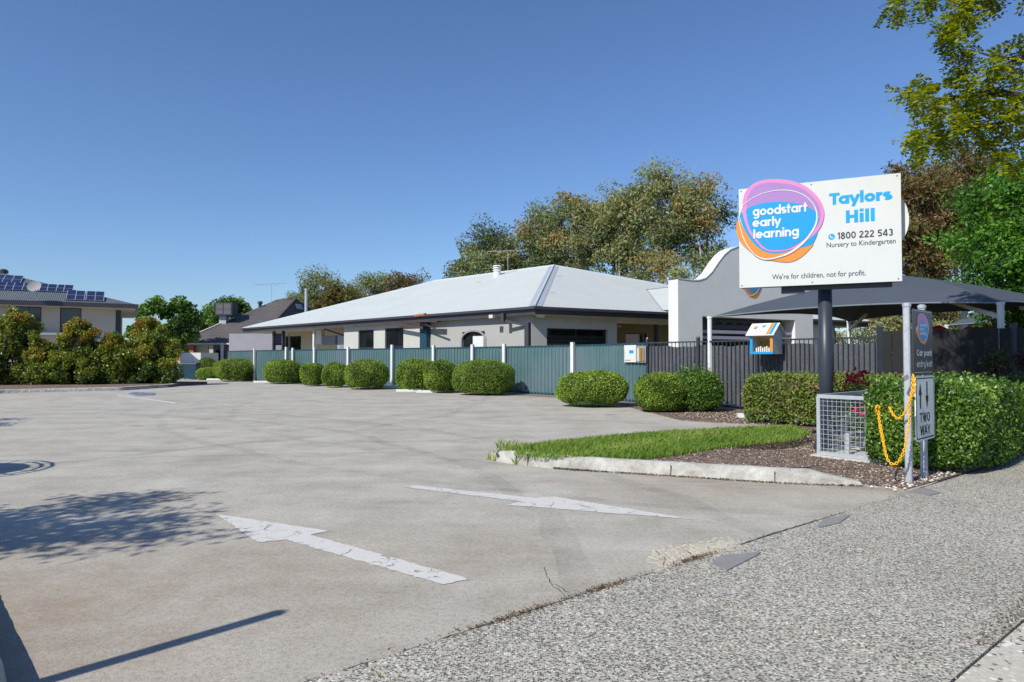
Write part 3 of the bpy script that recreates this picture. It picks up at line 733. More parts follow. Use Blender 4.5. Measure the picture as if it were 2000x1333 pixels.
def near_joint():
    s = rng.choice([rng.normal(.0, .22), rng.uniform(-2.5, 5.4), rng.normal(.75, .15), rng.normal(1.65, .12)]); q = LP(s, rng.normal(.0, .02)); return (q[0], q[1], .006)
litter(1700, near_joint, .008, 'leaf_litter', 'dry brown leaf litter caught in the joint between car park and footpath', M['litter'])
def low_joint():
    s = rng.uniform(1.5, 6); q = LP(s, W + rng.normal(-.04, .035)); return (q[0], q[1], .006)
litter(1700, low_joint, .008, 'leaf_litter', 'dry brown litter along the street side of the footpath', M['litter'])
def kerbfoot():
    f_ = rng.uniform(18, len(KPP) - 1.01); i = int(f_); q = KPP[i] + (KPP[i + 1] - KPP[i]) * (f_ - i)
    if rng.uniform() > .25 + .75 * max(0, math.sin(f_ * .11) * math.sin(f_ * .037 + 1)): return kerbfoot()
    q = q - KN[i] * abs(rng.normal(.0, .028)); return (q[0], q[1], .005)
litter(1800, kerbfoot, .012, 'leaf_litter', 'brown litter lying along the foot of the island kerb', M['litter'])
M['chipm'] = leafmat('mulch_chip', [(66, 48, 42), (104, 82, 72), (134, 114, 100), (176, 160, 144), (200, 194, 184)], .05, .9)
def in_poly(poly):
    P = np.array(poly); x0, y0 = P.min(0); x1, y1 = P.max(0)
    while True:
        x, y = rng.uniform(x0, x1), rng.uniform(y0, y1); c = False; j = len(P) - 1
        for i in range(len(P)):
            if (P[i][1] > y) != (P[j][1] > y) and x < (P[j][0] - P[i][0]) * (y - P[i][1]) / (P[j][1] - P[i][1]) + P[i][0]: c = not c
            j = i
        if c: return x, y
litter(9000, lambda: (lambda q_: (q_[0], q_[1], soil_z(*q_) + .003))(in_poly(soil)), .012, 'bark_chips', 'brown bark chips scattered over the kerbed island', M['chipm'], 'mulch')
litter(15000, lambda: in_poly(bed[:3] + [LP(10, -.03), (8.3, 11.5), (6.0, 12.8), (5.35, 12.4), (4.3, 10.4), (3.7, 7.75)]) + (.014,), .013, 'bark_chips', 'brown bark chips around the clipped hedge and the cage', M['chipm'], 'mulch')
litter(7000, lambda: in_poly([G(1300, 812)[:2], G(1500, 833)[:2], G(1520, 806)[:2], G(1400, 800)[:2]]) + (.014,), .02, 'bark_chips', 'red-brown bark chips at the foot of the shade cloth fence', M['chipm'], 'mulch')
def stones_near():
    s = rng.uniform(5.6, 9); q = LP(s, -.07 - abs(rng.normal(0, .12))); return (q[0], q[1], .02)
sm = MB(); r3 = random.Random(5)
for i in range(150):
    s = r3.uniform(5.3, 8.5); q = LP(s, -.05 - abs(r3.gauss(0, .14))); r = r3.uniform(.008, .022); z = .012
    vs = [(q[0] + r * math.cos(a) * r3.uniform(.7, 1.2), q[1] + r * math.sin(a) * r3.uniform(.7, 1.2), z + r * .3) for a in np.arange(6) * PI / 3]
    sm.add(vs + [(q[0], q[1], z + r)] + [(v[0], v[1], z) for v in vs], [(k, (k + 1) % 6, 6) for k in range(6)] + [(7 + k, 7 + (k + 1) % 6, (k + 1) % 6, k) for k in range(6)])
props(mk('pebbles', sm, M['stone'], None, LP(6, -.1) + (0,)), 'small pale pebbles along the garden edge by the footpath', 'pebbles', kind='stuff')

# grass on the island
rng = np.random.default_rng(77)
gp = [G(1003, 887, .15)[:2], G(1060, 892, .15)[:2], G(1250, 897, .15)[:2], G(1330, 886, .15)[:2], G(1450, 868, .15)[:2], G(1560, 860, .13)[:2], G(1585, 848, .13)[:2]] + FAR[:-1]
def blades(n, sampler, h0, h1, name, label, wd=.004):
    P = np.array([sampler() for _ in range(n)]); a = rng.uniform(0, 6.28, n); hh = rng.uniform(h0, h1, n)
    lean = rng.normal(0, .35, (n, 2)) * hh[:, None] + np.array([.02, 0]); w_ = np.stack([np.cos(a), np.sin(a), np.zeros(n)], 1) * wd
    P1 = P + np.concatenate([lean * .3, (hh * .6)[:, None]], 1); P2 = P + np.concatenate([lean, hh[:, None]], 1)
    V = np.stack([P - w_, P + w_, P1 + w_ * .7, P2, P1 - w_ * .7], 1)
    o_ = quads(name, V, M['grassm'], None, rng.uniform(0, 1, n) * .8 + wob(P, rng, .2, 1.5), P.mean(axis=0)); props(o_, label, 'grass', kind='stuff')
blades(42000, lambda: in_poly(gp) + (.125,), .025, .085, 'grass', 'bright green grass growing on the kerbed island')
def tuft():
    q = G(rng.normal(1000, 14), rng.normal(880, 3), .1); return q
blades(350, lambda: (lambda i: (KPP[i][0] + rng.normal(.0, .03) + KN[i][0] * .2, KPP[i][1] + KN[i][1] * rng.uniform(.1, .5), .1))(rng.integers(0, 14)), .08, .2, 'grass', 'wispy dry grass tuft at the rounded tip of the island')
blades(60, lambda: (lambda i: (KPP[i][0] + rng.normal(0, .015), KPP[i][1] - .02 + rng.normal(0, .02), 0.0))(rng.choice([0, 1, 2, 9])), .05, .16, 'grass', 'few weed stalks standing at the end of the island kerb')

# =================================================================== CHILDCARE BUILDING
A = np.array([1.11, 33.0]); D_ = np.array([-22.5, 57.0]); l_ = (D_ - A) / np.linalg.norm(D_ - A); r_ = np.array([.862, .506])
ZE = 3.92; ZS = 3.56
nl = np.array([l_[1], -l_[0]])              # inward of the left facade
nr = np.array([-r_[1], r_[0]])              # inward of the right facade
Pk = np.array([2.83, 46.0]); ZR = 7.65
B_ = A + r_ * 27; perp = float(np.dot(Pk - A, nl)); Q_ = D_ + nl * perp - l_ * 12.5
C_ = D_ + (B_ - A)
bld = thing('childcare_building', 'long single-storey childcare centre with pale steel hip roof and curved parapet', 'building', (A[0], A[1], 0))
def rface(b, pts, O, u, v):
    """pts 3-D; UV in metres along eave direction u and up the slope"""
    zs = [p[2] for p in pts]
    uv = [((p[0] - O[0]) * u[0] + (p[1] - O[1]) * u[1], math.sqrt(((p[0] - O[0]) * v[0] + (p[1] - O[1]) * v[1]) ** 2 + (p[2] - zs[0]) ** 2)) for p in pts]
    b.add(pts, [tuple(range(len(pts)))], [uv]); return b
def p3(q, z): return (float(q[0]), float(q[1]), z)
rf = MB()
rface(rf, [p3(A, ZE), p3(D_, ZE), p3(Q_, ZR), p3(Pk, ZR)], A, l_, nl)
rface(rf, [p3(A, ZE), p3(B_, ZE), p3(Pk, ZR)], A, r_, nr)
rface(rf, [p3(B_, ZE), p3(C_, ZE), p3(Q_, ZR), p3(Pk, ZR)], B_, l_, nl)
rface(rf, [p3(D_, ZE), p3(C_, ZE), p3(Q_, ZR)], D_, r_, nr)
roof = mk('roof', rf, M['roof'], bld)
# small cross roof by the parapet
rn = np.cross([r_[0], r_[1], 0], np.array([Pk[0] - A[0], Pk[1] - A[1], ZR - ZE]))
def hit(px, py):
    r = np.array(ray(px, py)); t = np.dot(rn, np.array([A[0], A[1], ZE]) - np.array([0, 0, EYE])) / np.dot(rn, r); return np.array([0, 0, EYE]) + r * t
V1 = hit(1262, 568); V2 = hit(1291, 606); W1 = np.array(at(1330, 560, V1[1] - 1.2)); W2 = np.array(at(1330, 606, V2[1] - .8))
cr_ = MB(); V1[2] += .02; rface(cr_, [tuple(V2), tuple(W2), tuple(W1), tuple(V1)], V2, r_, nr); mk('porch_roof', cr_, M['roof'], bld)
rc = MB()
def ridgecap(p, q, wd, up=.05):
    rc.tube([p, q], .035, 6); 
    p = Vector(p); q = Vector(q); d = (q - p).normalized()
    rc.bar(p + Vector((0, 0, up)), q + Vector((0, 0, up)), wd, .02)
def flap(b, p, q, side, wd, lift=.02):
    p = np.array(p); q = np.array(q); s = np.array(side) * wd
    z = np.array([0, 0, lift]); b.add([tuple(p + z), tuple(q + z), tuple(q + s + z), tuple(p + s + z)], [(0, 1, 2, 3)])
hipv = (np.array(p3(Pk, ZR)) - np.array(p3(A, ZE))); 
lt = np.array([l_[0], l_[1], 0]); rt = np.array([r_[0], r_[1], 0])
flap(rc, p3(A, ZE), p3(Pk, ZR), lt, .42); flap(rc, p3(A, ZE), p3(Pk, ZR), rt, .42)
mk('hip_flashing', rc, M['ridge'], bld)
hb_ = MB(); hb_.tube([p3(A, ZE + .05), p3(Pk, ZR + .05)], .05, 6); hb_.tube([p3(Pk, ZR + .02), p3(Q_, ZR + .02)], .06, 6); hb_.tube([p3(Pk, ZR + .02), p3(B_, ZE + .02)], .05, 6); hb_.tube([p3(Q_, ZR), p3(D_, ZE)], .05, 6)
mk('ridge_cap', hb_, mat('ridge_roll', L(186, 196, 200), .5, .04), bld)
vf = MB(); flap(vf, V1, V2, (.3, .05, 0), 1.0, .03); mk('valley_flashing', vf, M['ridge'], bld)
nb = MB(); nb.tube([tuple(V1 + [0, 0, .04]), tuple(W1 + [0, 0, .04])], .03, 5); mk('porch_ridge', nb, M['plate'], bld)
# gutters & fascia
gu = MB()
def along(b, P0, P1, z0, z1, t0, t1, nrm2):
    d = np.array(P1) - np.array(P0); ln = float(np.linalg.norm(d)); d = d / ln
    b.obox((P0[0], P0[1], 0), (d[0], d[1], 0), (nrm2[0], nrm2[1], 0), (0, 0, 1), 0, ln, t0, t1, z0, z1)
along(gu, A, D_, ZS - .02, ZE - .13, 0.02, .05, nl); along(gu, A + nr * .03, B_, ZS - .02, ZE - .13, 0.02, .05, nr)
mk('fascia', gu, M['gutter'], bld)
for P0, P1, nn in ((A - nr * .08, D_, nl), (A - nl * .1, B_, nr)):
    gg = MB(); along(gg, P0, P1, ZE - .14, ZE - .012, -.12, .02, nn); mk('gutter', gg, M['gutter'], bld)
so_ = MB(); so_.prism([tuple(A + (nl + nr) * .06), tuple(D_ + nl * .06), tuple(D_ + nl * 10), tuple(C_ - nr * .2), tuple(B_ + nr * .06)], ZS - .03, ZS + .02)
mk('soffit', so_, M['cream'], bld)
# wall planes
O_w = np.array([.963, 33.8])
sL = lambda px, py=640: onpl(px, py, O_w, l_)
fL = frame(O_w, l_, -nl)            # offset positive = outward
sR = lambda px, py=640: onpl(px, py, O_w, r_)
fR = frame(O_w, r_, -nr)
def fbox(b, fr, a0, a1, z0, z1, c0, c1):
    vs = [fr(a, z, c) for c in (c0, c1) for z in (z0, z1) for a in (a0, a1)]
    return b.add(vs, [(0, 2, 3, 1), (4, 5, 7, 6), (0, 1, 5, 4), (2, 6, 7, 3), (0, 4, 6, 2), (1, 3, 7, 5)])
def wall_open(b, fr, a0, a1, z0, z1, holes, t=.22):
    """wall slab with rectangular holes [(a0,a1,z0,z1)] sorted"""
    cur = a0
    for (h0, h1, y0, y1) in sorted(holes):
        fbox(b, fr, cur, h0, z0, z1, -t, 0)
        if y1 < z1: fbox(b, fr, h0, h1, y1, z1, -t, 0)
        if y0 > z0: fbox(b, fr, h0, h1, z0, y0, -t, 0)
        cur = h1
    fbox(b, fr, cur, a1, z0, z1, -t, 0)
def rng2(f, px0, px1): a, b_ = f(px0)[0], f(px1)[0]; return (min(a, b_), max(a, b_))
def zz(f, px, py): return f(px, py)[1]
def window(parent, fr, a0, a1, z0, z1, set_=-.14, fm='darkmetal', gm='glass', mull=1, name='window', transom=False):
    fb = MB(); w_ = .06
    fbox(fb, fr, a0, a0 + w_, z0, z1, set_, set_ + .06); fbox(fb, fr, a1 - w_, a1, z0, z1, set_, set_ + .06)
    fbox(fb, fr, a0 + w_, a1 - w_, z0, z0 + w_, set_, set_ + .06); fbox(fb, fr, a0 + w_, a1 - w_, z1 - w_, z1, set_, set_ + .06)
    for i in range(1, mull + 1):
        c = a0 + (a1 - a0) * i / (mull + 1); fbox(fb, fr, c - .025, c + .025, z0 + w_, z1 - w_, set_, set_ + .05)
    if transom: fbox(fb, fr, a0 + w_, a1 - w_, z0 + (z1 - z0) * .6, z0 + (z1 - z0) * .6 + .05, set_, set_ + .045)
    wo = mk(name, fb, M[fm], parent); pb = MB(); fbox(pb, fr, a0 + .03, a1 - .03, z0 + .03, z1 - .03, set_ + .01, set_ + .03); mk('pane', pb, M[gm], wo); return wo
# left facade
hA = rng2(sL, 903, 947) + (.9, zz(sL, 925, 648)); hB = rng2(sL, 752, 788) + (.3, zz(sL, 770, 641)); hC = rng2(sL, 700, 730) + (.3, zz(sL, 715, 645))
s_end = sL(672)[0]; s_mid = sL(834)[0]
wb = MB(); wall_open(wb, fL, 0, s_mid, 0, ZS - .03, [hA]); mk('wall', wb, M['wallgrey'], bld)
wb = MB(); wall_open(wb, fL, s_mid, s_end, 0, ZS - .03, [hB, hC]); mk('wall', wb, M['offwhite'], bld)
wd_ = window(bld, fL, *hA, mull=1); b = MB(); fbox(b, fL, hA[0] + .15, hA[0] + (hA[1] - hA[0]) * .55, hA[2], hA[3] - .25, -.07, -.04); mk('white_blind', b, M['white'], wd_)
ar = MB()      # arched surround
c_ = (hA[0] + hA[1]) / 2; hw = (hA[1] - hA[0]) / 2
pts = [(c_ - hw - .12, .9)] + [(c_ + (hw + .12) * math.cos(t), hA[3] - .45 + .55 * math.sin(t)) for t in np.linspace(PI, 0, 12)] + [(c_ + hw + .12, .9)]
inn = [(c_ + hw, .9)] + [(c_ + hw * math.cos(t), hA[3] - .45 + .45 * math.sin(t)) for t in np.linspace(0, PI, 12)] + [(c_ - hw, .9)]
ar.fprism(pts + inn, fL, .002, .05); mk('window_surround', ar, M['blind'], bld)
wd_ = window(bld, fL, *hB, mull=0, transom=True); b = MB(); fbox(b, fL, hB[0] + .2, hB[1] - .15, hB[2], hB[2] + 1.35, -.06, -.03); mk('blind', b, M['blind'], wd_)
window(bld, fL, *hC, mull=0, transom=True)
pb = MB(); a_, b_ = rng2(sL, 828, 841); fbox(pb, fL, a_, b_, 0, ZS - .03, .004, .3); mk('verandah_post', pb, M['teal'], bld)
# recessed verandah on the far end
REC = 3.0; f2 = frame(O_w + nl * REC, l_, -nl); s2 = lambda px, py=650: onpl(px, py, O_w + nl * REC, l_); s_far = float(np.linalg.norm(D_ - A)) - 1.2
wb = MB(); hD = rng2(s2, 553, 588) + (.4, zz(s2, 570, 657))
wall_open(wb, f2, s_end, s_far, 0, ZS - .03, [hD]); mk('wall', wb, M['cream'], bld)
wb = MB(); fbox(wb, fL, s_end - .22, s_end, 0, ZS - .03, -REC, -.225); mk('return_wall', wb, M['wallgrey'], bld)
window(bld, f2, *hD, mull=0, gm='glass2')
for px in (533, 551, 612):
    pb = MB(); a = sL(px)[0]; fbox(pb, fL, a - .1, a + .1, 0, ZS - .03, -.2, 0.0); mk('verandah_post', pb, M['postwhite' if px == 612 else 'darkmetal'], bld)
for (x0, x1, y0, y1, m_) in ((608, 633, 656, 674, 'blind'), (596, 606, 645, 672, 'white'), (637, 660, 654, 685, 'galv'), (640, 650, 675, 690, 'glass2')):
    b = MB(); a, c = rng2(sL, x0, x1); fbox(b, fL, a, c, zz(sL, x0, y1), zz(sL, x0, y0), -1.2, -.9); mk('wall_cabinet', b, M[m_], bld)
pb = MB(); pb.bar(fL(sL(636)[0], ZS - .1, .1), fL(sL(670)[0], ZS - .75, -.6), .08, .1); mk('bracket', pb, M['darkmetal'], bld)
# end wall (far left)
wb = MB(); eF = frame(D_ - l_ * 1.2 + nl * .45, nl, l_); fbox(wb, eF, 3, 18, 0, ZS - .03, -.2, 0); mk('end_wall', wb, M['lilac'], bld)
# torn awning / beam at (800..880)
aw = MB(); aw.bar(fL(sL(780)[0], ZS - .05, .5), fL(sL(842)[0], ZS - .42, .55), .12, .16); aw.bar(fL(sL(842)[0], ZS - .15, .6), fL(sL(880)[0], ZS - .75, .45), .08, .06); aw.bar(fL(sL(826)[0], ZS - .02, .62), fL(sL(874)[0], ZS - .12, .62), .3, .07)
mk('folded_awning', aw, mat('brown_awning', L(74, 58, 56), .7, .2), bld)
ot = MB(); ot.tube([fL(sL(846)[0], ZE - .02, .55), fL(sL(826)[0], ZE - .06, .55)], .09, 8); mk('orange_roll', ot, M['brick'], bld)
fl_ = MB(); a = sL(981)[0]; fbox(fl_, fL, a - .12, a + .16, ZS - .12, ZS + .05, .62, .8); mk('floodlight', fl_, M['cream'], bld)
dp = MB(); a = sL(998)[0]; fbox(dp, fL, a - .11, a + .11, ZS - .32, ZS + .1, .44, .64); dp.bar(fL(a - .05, ZS - .28, .5), fL(.35, ZS - .5, .1), .1, .12); fbox(dp, fL, .02, .3, 0, ZS - .4, .02, .2)
mk('downpipe', dp, M['gutter'], bld)
sp_ = MB(); sp_.tube([fR(.25, ZS - .02, .45), fR(.25, ZS - .16, .45)], [.26, .2], 12); mk('corner_light', sp_, M['cream'], bld)
# right facade
hW = rng2(sR, 1068, 1188) + (zz(sR, 1100, 683), zz(sR, 1100, 642)); oP = rng2(sR, 1205, 1312)
wb = MB(); wall_open(wb, fR, 0, oP[0], 0, ZS - .03, [hW], .3); mk('wall', wb, M['offwhite'], bld)
window(bld, fR, *hW, set_=-.27, mull=1)
bm_ = MB(); fbox(bm_, fR, oP[0], oP[1] + 1, ZS - .28, ZS - .032, -.3, -.004); mk('verandah_beam', bm_, M['cream'], bld)
f3 = frame(O_w + nr * 2.6, r_, -nr); s3 = lambda px, py=650: onpl(px, py, O_w + nr * 2.6, r_)
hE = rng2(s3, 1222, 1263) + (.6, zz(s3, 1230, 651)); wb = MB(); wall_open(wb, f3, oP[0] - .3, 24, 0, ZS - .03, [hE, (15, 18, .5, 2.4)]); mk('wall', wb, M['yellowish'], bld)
window(bld, f3, *hE, mull=0); window(bld, f3, 15, 18, .5, 2.4, mull=1)
wb = MB(); fbox(wb, fR, oP[0] - .3, oP[0], 0, ZS - .03, -2.6, -.304); mk('return_wall', wb, M['offwhite'], bld)
pb = MB(); a = sR(1284)[0]; fbox(pb, fR, a - .09, a + .09, 0, ZS - .285, -.2, -.02); mk('verandah_post', pb, M['gutter'], bld)
lt_ = MB(); a = sR(1232)[0]; q = fR(a, ZS - .35, -1.0); lt_.tube([q, (q[0], q[1], q[2] - .1)], [.18, .12], 12); mk('ceiling_light', lt_, M['cream'], bld)
# parapet
PO = np.array([7.31, 30.0]); PL = 9.28; fP = frame(PO, r_, -nr); sP = lambda px, py=640: onpl(px, py, PO, r_)
prof = [(0, 4.88), (.9, 4.85), (1.3, 4.88), (1.7, 5.0), (2.1, 5.3), (2.5, 5.75), (2.9, 6.15), (3.3, 6.42), (3.8, 6.6), (4.64, 6.68)]
prof = prof + [(PL - a, z) for a, z in prof[-2::-1]]
oa, ob = sP(1372)[0], sP(1553)[0]; zt = zz(sP, 1372, 618)
TH_ = .6
pw = MB()
pw.fprism([(0, 0), (oa, 0), (oa, zt), (ob, zt), (ob, 0), (PL, 0)] + prof[::-1], fP, -TH_, 0)
par = mk('parapet_wall', pw, M['greyrender'], bld)
cap_ = MB()
n = len(prof)
vs = [fP(a, z + .012, c) for a, z in prof for c in (-TH_ - .02, .02)]
cap_.add(vs + [fP(a, z + .05, c) for a, z in prof for c in (-TH_ - .02, .02)], [(2 * i, 2 * i + 1, 2 * i + 3, 2 * i + 2) for i in range(n - 1)] + [(2 * n + 2 * i, 2 * n + 2 * i + 2, 2 * n + 2 * i + 3, 2 * n + 2 * i + 1) for i in range(n - 1)] + [(2 * i + 1, 2 * i + 3, 2 * n + 2 * i + 3, 2 * n + 2 * i + 1) for i in range(n - 1)] + [(2 * i, 2 * n + 2 * i, 2 * n + 2 * i + 2, 2 * i + 2) for i in range(n - 1)])
mk('parapet_cap', cap_, M['white'], bld)
sw = MB()      # side wing wall behind the parapet's left end
fbox(sw, fP, PL - .3, PL, 0, 3.4, -5.5, -TH_ - .002); mk('porch_side_wall', sw, M['greyrender'], bld)
pr_ = MB()
M['louvre'] = mat('lilac_louvre', L(150, 148, 166), .5, .05)
for k_ in range(2): pr_ = MB(); fbox(pr_, fP, oa + .02, ob - .02, zt - .75 - k_ * .27, zt - .6 - k_ * .27, -TH_ + .3, -TH_ + .42); mk('louvre', pr_, M['louvre'], bld)
pr_ = MB(); fbox(pr_, fP, oa + .01, ob - .01, zt - .5, zt - .01, -TH_ - .5, -TH_ - .2)
for k_ in range(9): a = oa + .5 + k_ * (ob - oa - .8) / 8; fbox(pr_, fP, a - .06, a + .06, zt - .28, zt - .2, -TH_ - .18, -TH_ + .1)
mk('porch_beam', pr_, M['gutter'], bld)
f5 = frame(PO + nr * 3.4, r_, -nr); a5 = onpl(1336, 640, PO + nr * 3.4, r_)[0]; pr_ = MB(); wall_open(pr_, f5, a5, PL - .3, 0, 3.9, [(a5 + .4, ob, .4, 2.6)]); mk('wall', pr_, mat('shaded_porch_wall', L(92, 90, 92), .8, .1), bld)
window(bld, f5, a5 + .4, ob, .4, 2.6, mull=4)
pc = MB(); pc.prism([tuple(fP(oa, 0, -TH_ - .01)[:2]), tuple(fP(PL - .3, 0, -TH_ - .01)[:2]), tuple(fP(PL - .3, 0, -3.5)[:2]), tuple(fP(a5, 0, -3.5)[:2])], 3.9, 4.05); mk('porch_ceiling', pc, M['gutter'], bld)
# roof wing on the right seen beneath the sail, end gutter
wg = MB(); P0 = B_ - r_ * .1
wb = MB(); fbox(wb, fR, PL + 8.5, 24, 0, ZS - .03, -.25, -.02); mk('wall', wb, M['greyrender'], bld)
wb = MB(); fbox(wb, fR, 24, 24.2, 0, ZS - .03, -8, -.02); mk('end_wall', wb, M['lilac'], bld)
dp = MB(); a = sR(1735)[0]; fbox(dp, fR, 24.2, 24.4, 0, ZS - .3, -.3, -.1); mk('downpipe', dp, M['gutter'], bld)
# roof vent & antenna
vq = at(971, 533, 48.5); vb = MB()
vb.tube([(vq[0], vq[1], vq[2] - .8), (vq[0], vq[1], vq[2] + .2)], .27, 14)
for k_ in range(3): vb.tube([(vq[0], vq[1], vq[2] + .12 + k_ * .15), (vq[0], vq[1], vq[2] + .2 + k_ * .15)], [.33, .27], 14)
mk('roof_vent', vb, M['postwhite'], bld)
def antenna(parent, base, h, sc_, rot, bird=False):
    b = MB(); x, y, z = base; b.tube([(x, y, z - .6), (x, y, z + h)], .02 * sc_, 6); c, s = math.cos(rot), math.sin(rot); zt_ = z + h
    b.tube([(x - 1.5 * c * sc_, y - 1.5 * s * sc_, zt_ - .05), (x + 1.3 * c * sc_, y + 1.3 * s * sc_, zt_ + .18)], .018 * sc_, 5)
    for k_ in range(11):
        t = -1.45 + k_ * .27; ln = (.55 - .03 * k_) * sc_; px_, py_, pz_ = x + t * c * sc_, y + t * s * sc_, zt_ + .06 + t * .08
        b.tube([(px_ - s * ln, py_ + c * ln, pz_), (px_ + s * ln, py_ - c * ln, pz_)], .009 * sc_, 4)
    b.tube([(x + .3 * c, y + .3 * s, zt_ - .25), (x + .8 * c, y + .8 * s, zt_ + .1)], .012 * sc_, 4)
    return mk('antenna', b, M['galv'], parent)
aq = at(992, 528, 47.8); antenna(bld, (aq[0], aq[1], aq[2]), (aq[2] * 0 + (528 - 492) * 47.8 / F), 1.0, .25)
clips = MB()
for px, py in ((935, 553), (1093, 541), (1077, 574)):
    q = hit(px, py) if px > 1045 else np.array(at(px, py, 40))
    if px < 1045:
        rl = np.cross([l_[0], l_[1], 0], np.array([Pk[0] - A[0], Pk[1] - A[1], ZR - ZE])); r = np.array(ray(px, py)); t = np.dot(rl, np.array([A[0], A[1], ZE]) - np.array([0, 0, EYE])) / np.dot(rl, r); q = np.array([0, 0, EYE]) + r * t
    clips = MB(); clips.tube([tuple(q + [-.15, 0, .03]), tuple(q + [.0, 0, .09]), tuple(q + [.2, 0, .04])], .015, 4); mk('roof_anchor', clips, M['galv'], bld)

# =================================================================== LOGO + SIGNS
SD = nrm((5.60 - 3.61, 9.80 - 10.75)); SN = (SD[1], -SD[0]) if (SD[1] * 4 + -SD[0] * 10) < 0 else (-SD[1], SD[0])
SO = (3.61, 10.75); fS = frame(SO, SD, SN); SW = math.dist((5.60, 9.80), SO)
def sgn(zx, zy): return onpl(1400 + zx / 5, 320 + zy / 5, SO, SD)
def zpoly(pts): return [sgn(*p) for p in pts]
pinkO = [(262, 430), (265, 370), (290, 290), (350, 225), (430, 185), (540, 168), (660, 172), (780, 198), (880, 245), (970, 320), (1030, 410), (1050, 490), (1040, 570), (1010, 640), (960, 700), (880, 765), (780, 830), (700, 855), (600, 868), (520, 865), (450, 835), (390, 770), (330, 690), (290, 600), (265, 510)]
inner = [(300, 450), (305, 370), (330, 300), (385, 240), (460, 210), (560, 203), (680, 213), (790, 240), (880, 290), (950, 355), (995, 420), (1012, 480), (1010, 540), (985, 610), (940, 665), (870, 735), (790, 795), (700, 838), (600, 850), (510, 845), (450, 810), (400, 750), (350, 680), (315, 600), (300, 520)]
blueB = [(245, 500), (300, 460), (400, 415), (500, 395), (600, 388), (700, 392), (800, 407), (880, 435), (950, 470), (985, 520), (1000, 600), (985, 690), (955, 765), (930, 802), (850, 825), (760, 848), (650, 878), (560, 884), (480, 870), (400, 820), (330, 740), (270, 640), (240, 550)]
blueI = [(300, 460), (400, 415), (500, 395), (600, 388), (700, 392), (800, 407), (880, 435), (950, 470), (985, 510), (1000, 560), (985, 610), (940, 665), (870, 735), (790, 795), (700, 838), (600, 850), (510, 845), (450, 810), (400, 750), (350, 680), (315, 600), (300, 520)]
orangeB = [(220, 555), (198, 620), (205, 700), (240, 775), (300, 840), (380, 900), (500, 945), (600, 965), (690, 972), (770, 955), (850, 905), (905, 850), (945, 790), (900, 700), (600, 700), (300, 650), (240, 580)]
ringP = [(228, 520), (260, 430), (330, 370), (420, 320), (520, 290), (620, 275), (720, 280), (800, 300), (870, 335), (930, 390), (965, 450), (980, 520), (970, 600), (930, 680), (860, 770), (780, 840), (700, 890), (600, 925), (520, 942), (450, 935), (380, 900), (320, 830), (270, 740), (240, 640), (228, 580)]
ringW = [3, 3, 3, 3, 3, 4, 4, 4, 4, 4, 5, 6, 8, 9, 10, 10, 9, 7, 6, 5, 4, 4, 4, 3, 3]
def ring_shapes():
    P = np.array(ringP, float); c = P.mean(0); out = []; inn_ = []
    for p, w_ in zip(P, ringW): d = (p - c) / np.linalg.norm(p - c); out.append(tuple(p + d * w_)); inn_.append(tuple(p - d * w_))
    return out, inn_
def logo(parent, fr, mapf, c0, dc, text=True):
    """mapf maps main-sign coordinates (a,z) to the target coordinates"""
    root = None
    for nm, pts, m_ in (('logo', orangeB, 'orange'), ('blue_shape', blueB, 'blue'), ('pink_ring', pinkO, 'pink'), ('purple_shape', inner, 'purple'), ('blue_centre', blueI, 'blue')):
        pl = [mapf(*sgn(*p)) for p in crom(pts, 5)]
        b = MB(); vs = [fr(a, z, c0) for a, z in pl]
        if nm in ('logo', 'blue_shape', 'pink_ring'): b.fprism(pl, fr, c0 - .002 if nm != 'logo' else c0 - dc * 3, c0)
        else: b.add(vs, [tuple(range(len(vs)))])
        c0 += dc
        o_ = mk(nm, b, M[m_], parent if root is None else root)
        if root is None: root = o_
    b = MB(); ro, ri = ring_shapes(); ro = [fr(*mapf(*sgn(*p)), c0) for p in crom(ro, 5)]; ri = [fr(*mapf(*sgn(*p)), c0) for p in crom(ri, 5)]
    n_ = len(ro); b.add(ro + ri, [(i, (i + 1) % n_, n_ + (i + 1) % n_, n_ + i) for i in range(n_)]); mk('white_ring', b, M['vinyl'], root)
    b = MB()
    for s, x0, yb0, x1, yb1, ytop in (('goodstart', 360, 519, 888, 492, 0), ('early', 358, 638, 632, 612, 0), ('learning', 366, 745, 806, 717, 0)):
        a0, z0 = sgn(x0, yb0); a1, z1 = sgn(x1, yb1); cap = sgn(x0, yb0 - 105)[1] - z0
        zb = (z0 + z1) / 2; cap = sgn(x0, yb0 - 88)[1] - z0
        stroke_word(b, s, lambda a, z, c: fr(*mapf(a, z), c), a0, a1, zb, cap, c0 + dc * .6, .15, .035)
    mk('logo_lettering', b, M['vinyl'], root); return root
sign = thing('centre_sign', 'large white sign board with colourful round logo on a dark steel pole', 'sign', (4.66, 10.5, 0))
z0s, z1s = 2.505, 4.045; TK = .2
b = MB(); fbox(b, fS, 0, SW, z0s, z1s, -TK / 2 + .012, TK / 2 - .012 - .0)
mk('sign_frame', b, M['galv'], sign)
b = MB(); fbox(b, fS, -.006, SW + .006, z0s - .006, z1s + .006, TK / 2 - .01, TK / 2); face = mk('sign_face', b, M['signface'], sign)
b = MB(); fbox(b, fS, -.006, SW + .006, z0s - .006, z1s + .006, -TK / 2, -TK / 2 + .01); mk('sign_back', b, M['signface'], sign)
